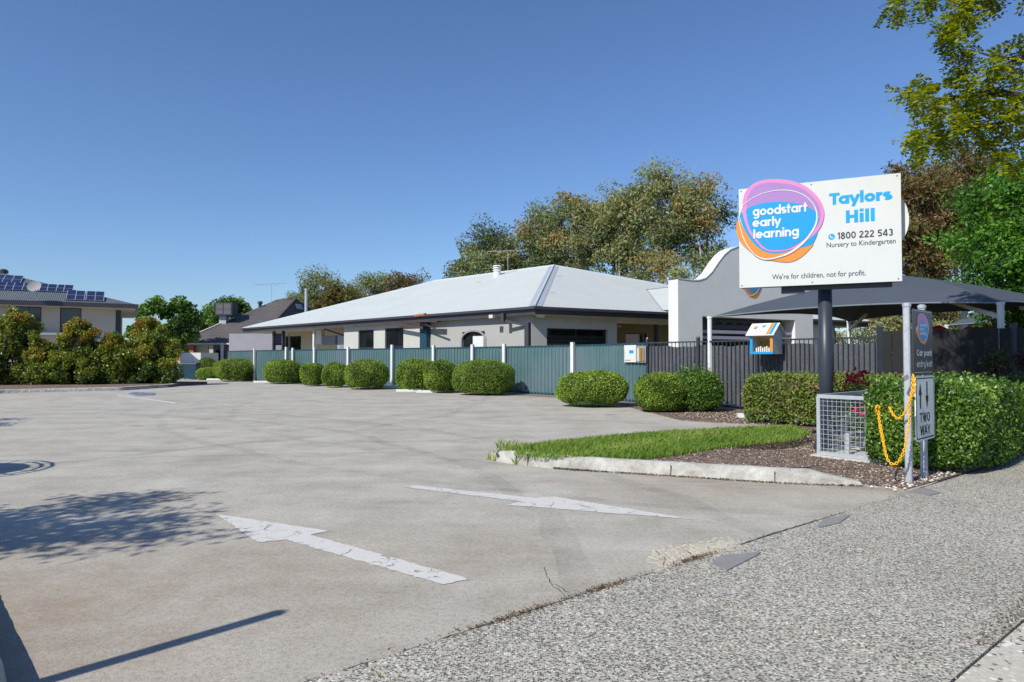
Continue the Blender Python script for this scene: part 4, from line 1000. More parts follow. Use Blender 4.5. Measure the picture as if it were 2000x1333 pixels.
# shift: face plane sits at +TK/2 in front of SO plane, so re-anchor surveying to that plane
SO2 = (SO[0], SO[1]); 
c0 = TK / 2 + .003
logo(sign, fS, lambda a, z: (a, z), c0 + .008, .0025)
def bl(pts): return
bb = MB(); cx, cz = SW - 0.0, 3.42
bb.fprism([(SW - .3 + .42 * math.cos(t), 3.42 + .46 * math.sin(t) * (1 + .1 * math.cos(t))) for t in np.linspace(0, 2 * PI, 40)[:-1]], fS, -TK / 2 - .012, -TK / 2 - .003)
mk('back_logo_panel', bb, M['vinyl'], sign)
def sline(s, x0, y0, x1, y1, hpx, m_, bold, name='lettering', capf=1.0):
    b = MB(); a0, z0 = sgn(x0, y0); a1, z1 = sgn(x1, y1); cap = sgn(x0, y0 - hpx)[1] - z0
    (stroke_word(b, s, fS, a0, a1, (z0 + z1) / 2, cap, c0, min(bold, .18), (.07 if s == 'Hill' else .03) if bold > .15 else .06) if bold > .1 else letter(b, s, fS, a0, a1, (z0 + z1) / 2, cap, c0, bold)); return mk(name, b, M[m_], sign)
sline('Taylors', 1098, 410, 1703, 375, 112, 'skyblue', .2, 'name_lettering')
sline('Hill', 1260, 592, 1540, 573, 122, 'skyblue', .2, 'name_lettering')
sline('1800 222 543', 1178, 748, 1718, 715, 66, 'ink', .13, 'phone_number')
sline('Nursery to Kindergarten', 1073, 826, 1742, 790, 46, 'ink', .006, 'small_lettering')
sline("We're for children, not for profit.", 546, 1134, 1452, 1102, 48, 'ink', .006, 'small_lettering')
b = MB(); a, z = sgn(1122, 725); R_ = .045; b.add([fS(a + R_ * math.cos(t), z + R_ * math.sin(t), c0) for t in np.linspace(0, 2 * PI, 24)[:-1]], [tuple(range(23))]); ic = mk('phone_icon', b, M['skyblue'], sign)
b = MB(); pts = [(-.022, .02), (-.012, .024), (-.006, .01), (-.012, .004), (-.002, -.008), (.006, -.012), (.012, -.006), (.024, -.014), (.02, -.024), (.006, -.026), (-.014, -.012), (-.026, .006)]
b.add([fS(a + x, z + y, c0 + .002) for x, y in pts], [tuple(range(len(pts)))]); mk('handset', b, M['vinyl'], ic)
b = MB()
for a, z in ((.03, z0s + .03), (SW - .04, z0s + .03), (SW - .04, z1s - .03), (SW * .47, z0s + .03), (SW * .47, z1s - .03), (.03, z1s - .03)):
    b = MB(); b.tube([fS(a, z, TK / 2), fS(a, z, TK / 2 + .006)], .009, 8); mk('screw', b, M['darkmetal'], sign)
# pole + cross bracket
pc_ = (4.80, 10.45); b = MB(); b.tube([(pc_[0], pc_[1], 0), (pc_[0], pc_[1], z0s)], .1, 18); mk('pole', b, M['darkmetal'], sign, smooth=True)
b = MB(); fbox(b, fS, SW * .27, SW * .95, z0s - .07, z0s - .008, -.09, -.02); fbox(b, fS, SW * .27, SW * .42, z0s - .11, z0s - .07, -.1, -.0); mk('cross_bracket', b, M['darkmetal'], sign)
b = MB(); b.tube([(pc_[0], pc_[1], .012), (pc_[0], pc_[1], .03)], .2, 12); 
for k_ in range(4):
    a = k_ * PI / 2 + .6; b.add([(pc_[0] + .1 * math.cos(a), pc_[1] + .1 * math.sin(a), .35), (pc_[0] + .22 * math.cos(a), pc_[1] + .22 * math.sin(a), .02), (pc_[0] + .1 * math.cos(a), pc_[1] + .1 * math.sin(a), .02), (pc_[0] + .1 * math.cos(a + .1), pc_[1] + .1 * math.sin(a + .1), .35), (pc_[0] + .22 * math.cos(a + .05), pc_[1] + .22 * math.sin(a + .05), .02), (pc_[0] + .1 * math.cos(a + .1), pc_[1] + .1 * math.sin(a + .1), .02)], [(0, 1, 2), (3, 5, 4), (0, 3, 4, 1), (0, 2, 5, 3), (1, 4, 5, 2)])
mk('base_plate', b, M['darkmetal'], sign)
# wall logo on the parapet
def wallmap(a, z):
    ca, cz = sgn(625, 570); k = 1.35; ta, tz = sP(1470, 540); return (ta + (a - ca) * k * .92, tz + (z - cz) * k * 1.2)
logo(bld, fP, wallmap, .01, .004)
# car park sign
QO = np.array([4.45, 7.62]); QD = np.array(nrm((.53, .50))); QN = np.array((QD[1], -QD[0])); fQ = frame(QO, QD, QN)
cps = thing('car_park_sign', 'tall two-post galvanised sign reading Car park entry exit and TWO WAY', 'sign', (QO[0], QO[1], 0))
sQ = lambda px, py=800: onpl(px, py, QO + QN * .0, QD)
QW = .60; ztop = 1.98
for a in (.035, .575):
    b = MB(); c, s = .034, .034; pr = [(a - c, -s + .012), (a - c + .01, -s), (a + c - .01, -s), (a + c, -s + .012), (a + c, s - .012), (a + c - .01, s), (a - c + .01, s), (a - c, s - .012)]
    b.prism([fQ(p[0], 0, p[1] - .045)[:2] for p in pr], 0, ztop if a < .1 else ztop + .01); po = mk('post', b, M['galv'], cps)
    b = MB(); q = fQ(a, 0, -.045); zt_ = ztop if a < .1 else ztop + .01; b.tube([(q[0], q[1], zt_), (q[0], q[1], zt_ + .03), (q[0], q[1], zt_ + .045)], [.046, .046, .02], 12); mk('post_cap', b, M['galv'], po)
def rpanel(a0, a1, z0, z1, r, c0_, c1_):
    pts = []
    for cx, cz, s0 in ((a1 - r, z1 - r, 0), (a0 + r, z1 - r, PI / 2), (a0 + r, z0 + r, PI), (a1 - r, z0 + r, 1.5 * PI)):
        pts += [(cx + r * math.cos(s0 + t), cz + r * math.sin(s0 + t)) for t in np.linspace(0, PI / 2, 6)]
    return MB().fprism(pts, fQ, c0_, c1_)
def pq(zx, zy): return sQ(1550 + zx / 3.509, 580 + zy / 3.508)
pa0, pa1 = pq(812, 300)[0], pq(945, 300)[0]; pz1 = pq(815, 82)[1]; pz0 = pq(820, 540)[1]; print('panel', pa0, pa1, pz0, pz1)
dk = mk('name_panel', rpanel(pa0, pa1, pz0, pz1, .03, 0, .012), M['signgrey'], cps)
b = MB()
for k_ in range(22):
    for zz_ in (pz0 + .03, pz1 - .02):
        a = pa0 + .04 + k_ * (pa1 - pa0 - .08) / 22; b.fprism([(a, zz_), (a + .012, zz_), (a + .012, zz_ + .004), (a, zz_ + .004)], fQ, .012, .0135)
mk('stitched_border', b, M['vinyl'], dk)
def pq(zx, zy): return sQ(1550 + zx / 3.509, 580 + zy / 3.508)
def cmap(a, z):
    ca, cz = sgn(625, 570); ta, tz = pq(877, 222); w_ = pq(920, 222)[0] - pq(838, 222)[0]; h_ = pq(877, 118)[1] - pq(877, 325)[1]
    return (ta + (a - ca) * w_ / (sgn(1050, 570)[0] - sgn(198, 570)[0]), tz + (z - cz) * h_ / (sgn(625, 168)[1] - sgn(625, 972)[1]))
logo(cps, fQ, cmap, .016, .0012)
def wq_(b, s, x0, y0, x1, y1, ytop, t, c_=.0145, m_='V'):
    a0, z0 = pq(x0, y0); a1, z1 = pq(x1, y1); stroke_word(b, s, fQ, a0, a1, (z0 + z1) / 2, pq(x0, ytop)[1] - z0, c_, t, .07)
b = MB(); wq_(b, 'Car park', 835, 403, 937, 408, 358, .16); mk('panel_lettering', b, M['vinyl'], dk); b = MB(); wq_(b, 'entry/exit', 835, 480, 940, 484, 432, .11); mk('panel_lettering', b, M['vinyl'], dk)
wz0, wz1 = pq(835, 998)[1], pq(828, 545)[1]; wa0, wa1 = pq(829, 700)[0], pq(960, 700)[0]
wp = mk('two_way_panel', rpanel(wa0, wa1, wz0, wz1, .05, 0, .01), M['reflective'], cps)
# black border
b = MB(); o1, o2 = [], []
for (a0, a1, z0, z1, r), L_ in (((wa0 + .022, wa1 - .022, wz0 + .022, wz1 - .022, .035), o1), ((wa0 + .036, wa1 - .036, wz0 + .036, wz1 - .036, .025), o2)):
    for cx, cz, s0 in ((a1 - r, z1 - r, 0), (a0 + r, z1 - r, PI / 2), (a0 + r, z0 + r, PI), (a1 - r, z0 + r, 1.5 * PI)):
        L_ += [fQ(cx + r * math.cos(s0 + t), cz + r * math.sin(s0 + t), .012) for t in np.linspace(0, PI / 2, 6)]
n_ = len(o1); b.add(o1 + o2, [(i, (i + 1) % n_, n_ + (i + 1) % n_, n_ + i) for i in range(n_)]); mk('black_border', b, M['black'], wp)
b = MB()
def arrow(cx, zt_, zb_, up):
    hw_, sw_, hl = .055, .02, .14
    if up: p = [(cx - sw_, zb_), (cx + sw_, zb_), (cx + sw_, zt_ - hl), (cx + hw_, zt_ - hl), (cx, zt_), (cx - hw_, zt_ - hl), (cx - sw_, zt_ - hl)]
    else: p = [(cx + sw_, zt_), (cx - sw_, zt_), (cx - sw_, zb_ + hl), (cx - hw_, zb_ + hl), (cx, zb_), (cx + hw_, zb_ + hl), (cx + sw_, zb_ + hl)]
    b.add([fQ(x, z, .012) for x, z in p], [tuple(range(7))])
arrow(pq(861, 680)[0], pq(861, 590)[1], pq(861, 768)[1], True); arrow(pq(907, 680)[0], pq(907, 582)[1], pq(907, 762)[1], False); mk('arrows', b, M['black'], wp)
b = MB(); wq_(b, 'TWO', 857, 862, 927, 852, 796, .11, .012); mk('panel_lettering', b, M['black'], wp); b = MB(); wq_(b, 'WAY', 862, 945, 929, 942, 878, .11, .012); mk('panel_lettering', b, M['black'], wp)
# chain + padlock
def chain(name, pts, label, link=.036):
    P = [np.array(p, float) for p in pts]; cur = []
    cp_ = []
    for i in range(len(P) - 1):
        p0 = P[max(i - 1, 0)]; p1 = P[i]; p2 = P[i + 1]; p3_ = P[min(i + 2, len(P) - 1)]
        for t in np.arange(12) / 12: cp_.append(.5 * ((2 * p1) + (-p0 + p2) * t + (2 * p0 - 5 * p1 + 4 * p2 - p3_) * t * t + (-p0 + 3 * p1 - 3 * p2 + p3_) * t ** 3))
    cp_.append(P[-1]); cp_ = np.array(cp_); S = np.concatenate([[0], np.cumsum(np.linalg.norm(np.diff(cp_, axis=0), axis=1))])
    b = MB(); n_ = int(S[-1] / (link * .74))
    for k_ in range(n_):
        s0 = S[-1] * k_ / n_; c = np.array([np.interp(s0, S, cp_[:, j]) for j in range(3)]); c2 = np.array([np.interp(min(s0 + .01, S[-1]), S, cp_[:, j]) for j in range(3)]); c1 = np.array([np.interp(max(s0 - .01, 0), S, cp_[:, j]) for j in range(3)])
        d = c2 - c1; d /= np.linalg.norm(d); a = np.cross(d, [.3, .9, .2]); a /= np.linalg.norm(a); e = np.cross(d, a)
        ang = .35 if k_ % 2 else .35 + PI / 2; a2 = a * math.cos(ang) + e * math.sin(ang); hl = link * .5; wl = link * .3; N1, N2 = 12, 5; rr_ = .0052; b0 = len(b.v)
        for i in range(N1):
            t = 2 * PI * i / N1; ct, st = math.cos(t), math.sin(t); q = c + d * hl * math.copysign(abs(ct) ** .7, ct) + a2 * wl * math.copysign(abs(st) ** .7, st)
            o_ = d * ct + a2 * st; o_ /= np.linalg.norm(o_); nn_ = np.cross(d, a2)
            for j in range(N2): u = 2 * PI * j / N2; b.v.append(tuple(q + o_ * rr_ * math.cos(u) + nn_ * rr_ * math.sin(u)))
        for i in range(N1):
            for j in range(N2): b.f.append([b0 + i * N2 + j, b0 + i * N2 + (j + 1) % N2, b0 + ((i + 1) % N1) * N2 + (j + 1) % N2, b0 + ((i + 1) % N1) * N2 + j]); b.uv.append(None)
    return tmk(name, b, M['yellow'], label, 'chain', 'yellow chains on the car park sign', base=P[0], smooth=True)
chain('chain', [at(1783, 734, 7.53), at(1782, 760, 7.5), at(1776, 788, 7.5), at(1776, 820, 7.5), at(1772, 850, 7.5), at(1766, 880, 7.5), at(1757, 899, 7.52), at(1748, 907, 7.55), at(1738, 904, 7.6), at(1731, 890, 7.65), at(1726, 868, 7.72), at(1721, 845, 7.8), at(1717, 826, 7.85)], 'long yellow plastic chain hanging low from the sign post over the hedge', .038)
chain('chain', [at(1785, 736, 7.49), at(1786, 758, 7.47), at(1779, 780, 7.5), at(1772, 798, 7.55), at(1763, 812, 7.6), at(1754, 818, 7.65), at(1746, 812, 7.7), at(1740, 802, 7.76), at(1737, 794, 7.82)], 'short upper loop of yellow chain between sign post and hedge', .038)
chain('chain', [at(1711, 803, 7.95), at(1712, 794, 7.93), at(1718, 796, 7.92), at(1716, 806, 7.95), at(1718, 826, 7.87), at(1721, 840, 7.83), at(1725, 858, 7.8), at(1727, 868, 7.78)], 'knotted end of yellow chain caught in the hedge leaves', .036)
q = at(1768, 737, 7.5); lk_ = thing('padlock', 'small steel padlock on the yellow chain at the sign post', 'padlock', q)
b = MB(); b.obox(q, nrm((.8, .2, .45)), nrm((-.45, 0, .8)), nrm((.1, -1, 0)), -.035, .035, -.03, .02, -.013, .013); mk('lock_body', b, M['brass'], lk_)
b = MB(); b.tube([(q[0] + .0, q[1], q[2] + .01), (q[0] + .01, q[1], q[2] + .045), (q[0] + .045, q[1], q[2] + .055), (q[0] + .06, q[1], q[2] + .03)], .006, 6); mk('shackle', b, M['galv'], lk_)

# =================================================================== FENCES
def polyhit(poly, px):
    for a, b_ in zip(poly[:-1], poly[1:]):
        d = (b_[0] - a[0], b_[1] - a[1]); ln = math.hypot(*d); d = (d[0] / ln, d[1] / ln)
        s, _ = onpl(px, 700, a, d)
        if -.3 <= s <= ln + .3: return (a[0] + d[0] * s, a[1] + d[1] * s), d
    return None, None
fen = thing('teal_fence', 'teal ribbed steel fence with white posts behind the row of round bushes', 'fence', (FL[3][0], FL[3][1], 0))
FH = 1.86
posts = [445, 500, 562, 575, 617, 683, 769, 850, 926, 988, 1122, 1262]
pp = [polyhit(FL, p) for p in posts]
for i in range(len(posts) - 1):
    a, b_ = np.array(pp[i][0]), np.array(pp[i + 1][0]); ln = np.linalg.norm(b_ - a); d = (b_ - a) / ln; nn = np.array([-d[1], d[0]])
    if nn[1] > 0: nn = -nn
    b = MB(); x = 0; prof = []
    while x < ln:
        for dx, o_ in ((0, 0), (.1, 0), (.12, .035), (.155, .035), (.175, 0)):
            if x + dx < ln: prof.append((x + dx, o_))
        x += .19
    prof.append((ln, 0)); n_ = len(prof); h0 = FH
    vs = [(a[0] + d[0] * s + nn[0] * o_, a[1] + d[1] * s + nn[1] * o_, z) for s, o_ in prof for z in (.03, h0)]
    b.add(vs, [(2 * k, 2 * k + 2, 2 * k + 3, 2 * k + 1) for k in range(n_ - 1)])
    pan = mk('fence_panel', b, M['tealfence'], fen)
    b = MB(); b.bar((a[0], a[1], h0), (b_[0], b_[1], h0), .07, .045); mk('rail', b, M['teal'], pan); b = MB(); b.bar((a[0], a[1], .06), (b_[0], b_[1], .06), .06, .06); mk('rail', b, M['teal'], pan)
for p, (q, d) in zip(posts[1:-1], pp[1:-1]):
    nn = np.array([d[1], -d[0]]); nn = nn if nn[1] < 0 else -nn
    c = np.array(q) + nn * .1; b = MB(); h_ = FH + .12 + (.06 if p in (769, 562) else 0)
    b.obox((c[0], c[1], 0), (d[0], d[1], 0), (nn[0], nn[1], 0), (0, 0, 1), -.07, .07, -.05, .05, 0, h_); po = mk('post', b, M['postwhite'], fen)
    if p == 769:
        b = MB(); b.tube([(c[0], c[1], 0), (c[0], c[1], .06), (c[0], c[1], .12)], [.33, .33, .2], 10); mk('footing', b, M['white'], po)
# neighbour low fence on far left
tub = thing('tubular_fence', 'charcoal tubular fence lined with grey shade cloth beside the garden bed', 'fence', (FR[1][0], FR[1][1], 0))
TZ = 1.87
segs = [(FR[0], FR[1]), (FR[1], FR[2])]
for a, b_ in segs:
    a, b_ = np.array(a), np.array(b_); ln = np.linalg.norm(b_ - a); d = (b_ - a) / ln; nn = np.array([d[1], -d[0]]); nn = nn if nn[1] < 0 else -nn
    nb_ = 2 if ln > 3.5 else 1
    for k_ in range(nb_):
        p0, p1 = a + d * ln * k_ / nb_, a + d * ln * (k_ + 1) / nb_; l2 = ln / nb_
        b = MB(); m_ = int(l2 / .125)
        for i in range(1, m_): q = p0 + d * l2 * i / m_; b.tube([(q[0], q[1], .06), (q[0], q[1], TZ - .02)], .0125, 6)
        b.bar((p0[0], p0[1], TZ), (p1[0], p1[1], TZ), .04, .04); b.bar((p0[0], p0[1], .1), (p1[0], p1[1], .1), .04, .04)
        pk_ = mk('picket_panel', b, M['darkmetal'], tub)
        b = MB(); nu_, nv_ = 40, 6; r4 = random.Random(k_); vs = []
        for j in range(nv_ + 1):
            for i in range(nu_ + 1):
                q = p0 + d * l2 * i / nu_ - nn * (.05 + .012 * math.sin(i * .9 + j)); sag = .012 * math.sin(i * .5) + .02 * math.sin(i * .17 + k_) if j == nv_ else 0
                vs.append((q[0], q[1], .04 + (TZ - .12 - .04) * j / nv_ + sag))
        b.add(vs, [(j * (nu_ + 1) + i, j * (nu_ + 1) + i + 1, (j + 1) * (nu_ + 1) + i + 1, (j + 1) * (nu_ + 1) + i) for j in range(nv_) for i in range(nu_)])
        mk('shade_cloth', b, M['cloth'], pk_, smooth=True)
        b = MB(); b.obox((p0[0], p0[1], 0), (d[0], d[1], 0), (nn[0], nn[1], 0), (0, 0, 1), -.04, .04, -.04, .04, 0, TZ + .12); b.tube([(p0[0], p0[1], TZ + .12), (p0[0], p0[1], TZ + .17)], [.05, .03], 8); mk('post', b, M['darkmetal'], tub)
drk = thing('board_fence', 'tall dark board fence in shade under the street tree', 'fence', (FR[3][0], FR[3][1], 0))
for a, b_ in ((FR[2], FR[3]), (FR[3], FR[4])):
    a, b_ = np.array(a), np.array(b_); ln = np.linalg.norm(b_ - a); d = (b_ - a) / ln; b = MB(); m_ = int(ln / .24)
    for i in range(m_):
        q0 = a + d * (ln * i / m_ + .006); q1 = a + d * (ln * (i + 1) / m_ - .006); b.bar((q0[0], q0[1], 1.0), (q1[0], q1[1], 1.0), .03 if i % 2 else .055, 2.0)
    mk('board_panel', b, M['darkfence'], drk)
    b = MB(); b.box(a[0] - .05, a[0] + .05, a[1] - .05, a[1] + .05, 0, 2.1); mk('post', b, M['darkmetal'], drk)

# box on fence (street library)
q, d = polyhit(FR[1:], 1515); d = np.array(d); nn = np.array([d[1], -d[0]]); nn = nn if nn[1] < 0 else -nn
# turn the box so that its door side is on the left and a plain side on the right
ang = rad(14); dd = np.array([d[0] * math.cos(ang) - d[1] * math.sin(ang), d[0] * math.sin(ang) + d[1] * math.cos(ang)]); d2 = dd; n2 = np.array([d2[1], -d2[0]]); n2 = n2 if n2[1] < 0 else -n2
c = np.array(q) + nn * .36; DB = float(c[1]); kk = DB / F
lib = thing('library_box', 'white house-shaped book box with orange and blue frame hung on the fence', 'library box', (c[0], c[1], EYE + (700 - 692) * kk))
fB = frame(c, d2, n2); bz0 = EYE + (700 - 692) * kk; bz1 = EYE + (700 - 655) * kk; rz1 = EYE + (700 - 634) * kk; hw_ = .30; dp_ = .26
b = MB(); t = .03
fbox(b, fB, -hw_, -hw_ + t, bz0, bz1, -dp_, dp_ - .002); fbox(b, fB, hw_ - t, hw_, bz0, bz1, -dp_, dp_ - .002); fbox(b, fB, -hw_ + t, hw_ - t, bz0, bz0 + t, -dp_, dp_ - .002); fbox(b, fB, -hw_ + t, hw_ - t, bz0 + t, bz1, -dp_, -dp_ + t)
b.fprism([(-dp_, bz1), (dp_, bz1), (0, rz1 - .02)], lambda a, z, cc: fB(cc, z, a), -hw_, -hw_ + .03); b.fprism([(-dp_, bz1), (dp_, bz1), (0, rz1 - .02)], lambda a, z, cc: fB(cc, z, a), hw_ - .03, hw_)
mk('cabinet', b, M['white'], lib)
for m_, parts_ in (('blue', [(-hw_, -hw_ + .07, bz0 + .06, bz1), (-hw_, hw_, bz0, bz0 + .06)]), ('orange', [(hw_ - .07, hw_, bz0 + .06, bz1 - .06), (-hw_ + .07, hw_, bz1 - .06, bz1)])):
    b = MB()
    for p in parts_: fbox(b, fB, *p, dp_, dp_ + .015)
    mk('door_frame', b, M[m_], lib)
for sgn_, nm in ((1, 'roof_panel'), (-1, 'roof_panel')):
    b = MB(); e0 = (sgn_ * (dp_ + .1), bz1 - .02); e1 = (0, rz1)
    vs = [fB(a, z, cc) for a in (-hw_ - .07, hw_ + .07) for cc, z in (e0, e1, (e1[0], e1[1] + .03), (e0[0], e0[1] + .03))]
    b.add(vs, [(0, 1, 2, 3), (7, 6, 5, 4), (0, 4, 5, 1), (1, 5, 6, 2), (2, 6, 7, 3), (3, 7, 4, 0)]); rp = mk(nm, b, M['white'], lib)
    if sgn_ == 1:
        def rsurf(a, t_, lift=.004):  # t_ 0 eave..1 ridge
            return fB(a, e0[1] + .03 + (e1[1] - e0[1]) * t_ + lift, e0[0] + (e1[0] - e0[0]) * t_ + lift)
        for a0, a1, m_ in ((.16, .23, 'orange'), (.24, .31, 'blue')):
            bb = MB(); bb.add([rsurf(a0, 0), rsurf(a1, 0), rsurf(a1, 1), rsurf(a0, 1)], [(0, 1, 2, 3)]); mk('roof_stripe', bb, M[m_], rp)
        for ca, ct_, m_ in ((-.2, .55, 'cubby'), (-.0, .68, 'blue')):
            bb = MB()
            def blob(x, y, rx_, ry_): 
                vs_ = [rsurf(ca + x + rx_ * math.cos(t_), ct_ + (y + ry_ * math.sin(t_)) / .36, .005) for t_ in np.linspace(0, 2 * PI, 10)[:-1]]; bb.add(vs_, [tuple(range(9))])
            blob(0, 0, .032, .03)
            for k_ in range(5): an = PI * .15 + k_ * PI * .18; blob(.055 * math.cos(an), .055 * math.sin(an), .011, .014)
            mk('handprint', bb, M[m_], rp)
b = MB(); fbox(b, fB, -hw_ + .1, hw_ - .14, bz0 + .2, bz0 + .34, -.08, -.06); mk('shelf_card', b, M['amber'], lib)
bk = MB()
for k_ in range(7): a = -hw_ + .09 + k_ * .055; fbox(bk, fB, a, a + .035, bz0 + .032, bz0 + .16 + .02 * (k_ % 3), .0, .14)
props(mk('book_stack', bk, M['book'], None), 'row of pale books standing inside the hanging library box', 'books', kind=None)
# notice board and brochure holder
q, d = polyhit(FL, 1243); d = np.array(d); nn = np.array([d[1], -d[0]]); nn = nn if nn[1] < 0 else -nn
fN = frame(np.array(q) + nn * .06, d, nn); sN = lambda px, py: onpl(px, py, np.array(q) + nn * .06, d)
a0, zt_ = sN(1221, 675); a1, zb_ = sN(1244, 708); nbd = thing('notice_board', 'small white notice board fixed to the teal fence end', 'notice board', (q[0], q[1], zb_))
b = MB(); fbox(b, fN, a0, a1, zb_, zt_, 0, .04); nbb = mk('board', b, M['white'], nbd)
b = MB(); fbox(b, fN, a0 + (a1 - a0) * .45, a0 + (a1 - a0) * .8, zb_ + .28, zb_ + .38, .042, .044); mk('blue_patch', b, M['blue'], nbb)
b = MB(); r6 = random.Random(2)
for k_ in range(9): aa = a0 + .04 + k_ * .035; fbox(b, fN, aa, aa + .022, zb_ + .05, zb_ + .065 + r6.uniform(0, .015), .042, .044)
for k_ in range(4): fbox(b, fN, a0 + .03, a0 + .05, zb_ + .15 + k_ * .07, zb_ + .18 + k_ * .07, .042, .044)
mk('printed_text', b, M['signgrey'], nbb)
b = MB(); a2, _ = sN(1246, 690); a3, _ = sN(1263, 690); fbox(b, fN, a2, a3, zb_ - .01, zt_ - .04, .02, .035)
bro = thing('brochure_holder', 'grey leaflet holder beside the white notice board', 'holder', (q[0], q[1], zb_)); mk('back_plate', b, M['blind'], bro)
for k_ in range(3):
    b = MB(); aa = a2 + .03 + k_ * (a3 - a2 - .05) / 3; fbox(b, fN, aa, aa + (a3 - a2) / 4.5, zb_ + .03, zt_ - .1, .037, .06); mk('leaflet', b, M[('stone', 'amber', 'bark')[k_]], bro)

# wheel stops / white kerb blocks
ws = MB(); ws.box(-.42, .42, -.08, .08, 0, .1)
w0 = None
for (px, py, rot, ln, lab) in ((1470, 817, -.1, .7, 'white concrete wheel stop on the bark chips by the fence'), (764, 759, .1, 1.0, 'white wheel stop under the white fence post with the round footing'), (798, 766, .1, 1.0, 'white wheel stop left of the two merged round bushes'), (833, 768, .1, .8, 'small white wheel stop between the two merged round bushes'), (515, 748, .1, 1.1, 'white wheel stop at the left of the round bush nearest the drive'), (428, 743, .1, 1.5, 'white wheel stop in front of the far left bushes')):
    q = G(px, py); b = MB(); c, s = math.cos(rot), math.sin(rot)
    pf = [(-.09, 0), (.09, 0), (.07, .1), (-.07, .1)]; b.add([(q[0] + c * a - s * y_, q[1] + s * a + c * y_, z_ + .011) for a in (-ln / 2, ln / 2) for y_, z_ in pf], [(0, 1, 2, 3), (7, 6, 5, 4), (0, 4, 5, 1), (1, 5, 6, 2), (2, 6, 7, 3), (3, 7, 4, 0)])
    tmk('wheel_stop', b, M['white'], lab, 'wheel stop', 'white wheel stops along the fence', base=(q[0], q[1], 0))

# =================================================================== CAGE
K0 = np.array([4.36, 9.72]); kL = np.array(nrm((.74, .67))); kW = np.array(nrm((.62, -.78))); LL, WW, HH = 3.1, 1.02, .86
cage = thing('steel_cage', 'galvanised mesh cage enclosing flowers behind the clipped hedge', 'cage', (K0[0], K0[1], 0))
kp = lambda l, w__, z: (K0[0] + kL[0] * l + kW[0] * w__, K0[1] + kL[1] * l + kW[1] * w__, z)
b = MB(); t = .05
for l0 in (0, LL):
    for w0_ in (0, WW): b.bar(kp(l0, w0_, .03), kp(l0, w0_, HH), t, t, (kL[0], kL[1], 0))
for z in (.06, HH):
    for p_, q_ in (((0, 0), (0, WW)), ((LL, 0), (LL, WW)), ((0, 0), (LL, 0)), ((0, WW), (LL, WW))): b.bar(kp(*p_, z), kp(*q_, z), t, .052)
mk('frame', b, M['galv'], cage)
def meshpanel(p_, q_):
    b = MB(); ln = math.dist(kp(*p_, 0), kp(*q_, 0)); n1 = int(ln / .06); n2_ = 12
    for i in range(1, n1): t_ = i / n1; l1 = p_[0] + (q_[0] - p_[0]) * t_; w1 = p_[1] + (q_[1] - p_[1]) * t_; b.tube([kp(l1, w1, .08), kp(l1, w1, HH - .02)], .0035, 4)
    for j in range(1, n2_): z = .06 + (HH - .06) * j / n2_; b.tube([kp(*p_, z), kp(*q_, z)], .0035, 4)
    mk('mesh_panel', b, M['galv'], cage)
meshpanel((0, 0), (0, WW)); meshpanel((LL, 0), (LL, WW)); meshpanel((0, 0), (LL, 0)); meshpanel((0, WW), (LL, WW))
b = MB(); b.obox(kp(0, 0, 0), (kL[0], kL[1], 0), (kW[0], kW[1], 0), (0, 0, 1), -.1, LL, -.1, WW + .1, .0, .03); mk('slab', b, M['concretebox'], cage)
# meters / pipes inside
b = MB(); b.tube([kp(.35, .25, .03), kp(.35, .25, .3), kp(.9, .25, .3), kp(.9, .25, .03)], .04, 8); b.tube([kp(.6, .6, .03), kp(.6, .6, .4)], .05, 8); b.tube([kp(.2, .7, .2), kp(1.4, .7, .2)], .035, 8)
tmk('water_pipes', b, M['galv'], 'grey metal water pipes standing inside the mesh cage', 'pipes')
rng = np.random.default_rng(5)
def flowerplant(x, y, h, n, label, seed, spread_=.25, z0=.02, fl=60):
    rg = np.random.default_rng(seed); T = thing('flowering_plant', label, 'plant', (x, y, 0), 'red flowering plants'); b = MB(); Pp = []
    for i in range(14):
        q = np.array([x + rg.normal(0, spread_), y + rg.normal(0, spread_), h * rg.uniform(.7, 1)]); b.tube([(x + rg.normal(0, .03), y, z0), tuple((np.array([x, y, 0]) + q) / 2 + [0, 0, h * .1]), tuple(q)], [.008, .006, .003], 4); Pp.append(q)
    mk('stem', b, M['darkbark'], T)
    P = np.array([Pp[rg.integers(0, 14)] * 1.0 for _ in range(n)]); P[:, 2] *= rg.uniform(.4, 1, n); P += rg.normal(0, .07, (n, 3)); P[:, 2] = np.maximum(P[:, 2], .05)
    leaf_mesh('foliage', P, rg.normal(size=(n, 3)), .03, .5, rg, M['leaf_hedge'], T, None, 1)
    P = np.array([Pp[rg.integers(0, 14)] for _ in range(fl)]) + rg.normal(0, .05, (fl, 3)); V = P.repeat(5, axis=0) + rg.normal(0, .015, (fl * 5, 3))
    leaf_mesh('blossom', V, rg.normal(size=(len(V), 3)), .026, .8, rg, M['redleaf'], T, None, 1)
M['redleaf'] = leafmat('red_petal', [(150, 16, 44), (196, 24, 64), (224, 50, 92)], .3)
q = kp(.75, .7, 0); flowerplant(q[0], q[1], .72, 700, 'red flowering plant inside the mesh cage', 3, .2)
q = at(1680, 745, 11.9); flowerplant(q[0], q[1], 1.12, 900, 'red flowering plant between the cage and the back hedge', 4, .3, fl=110)

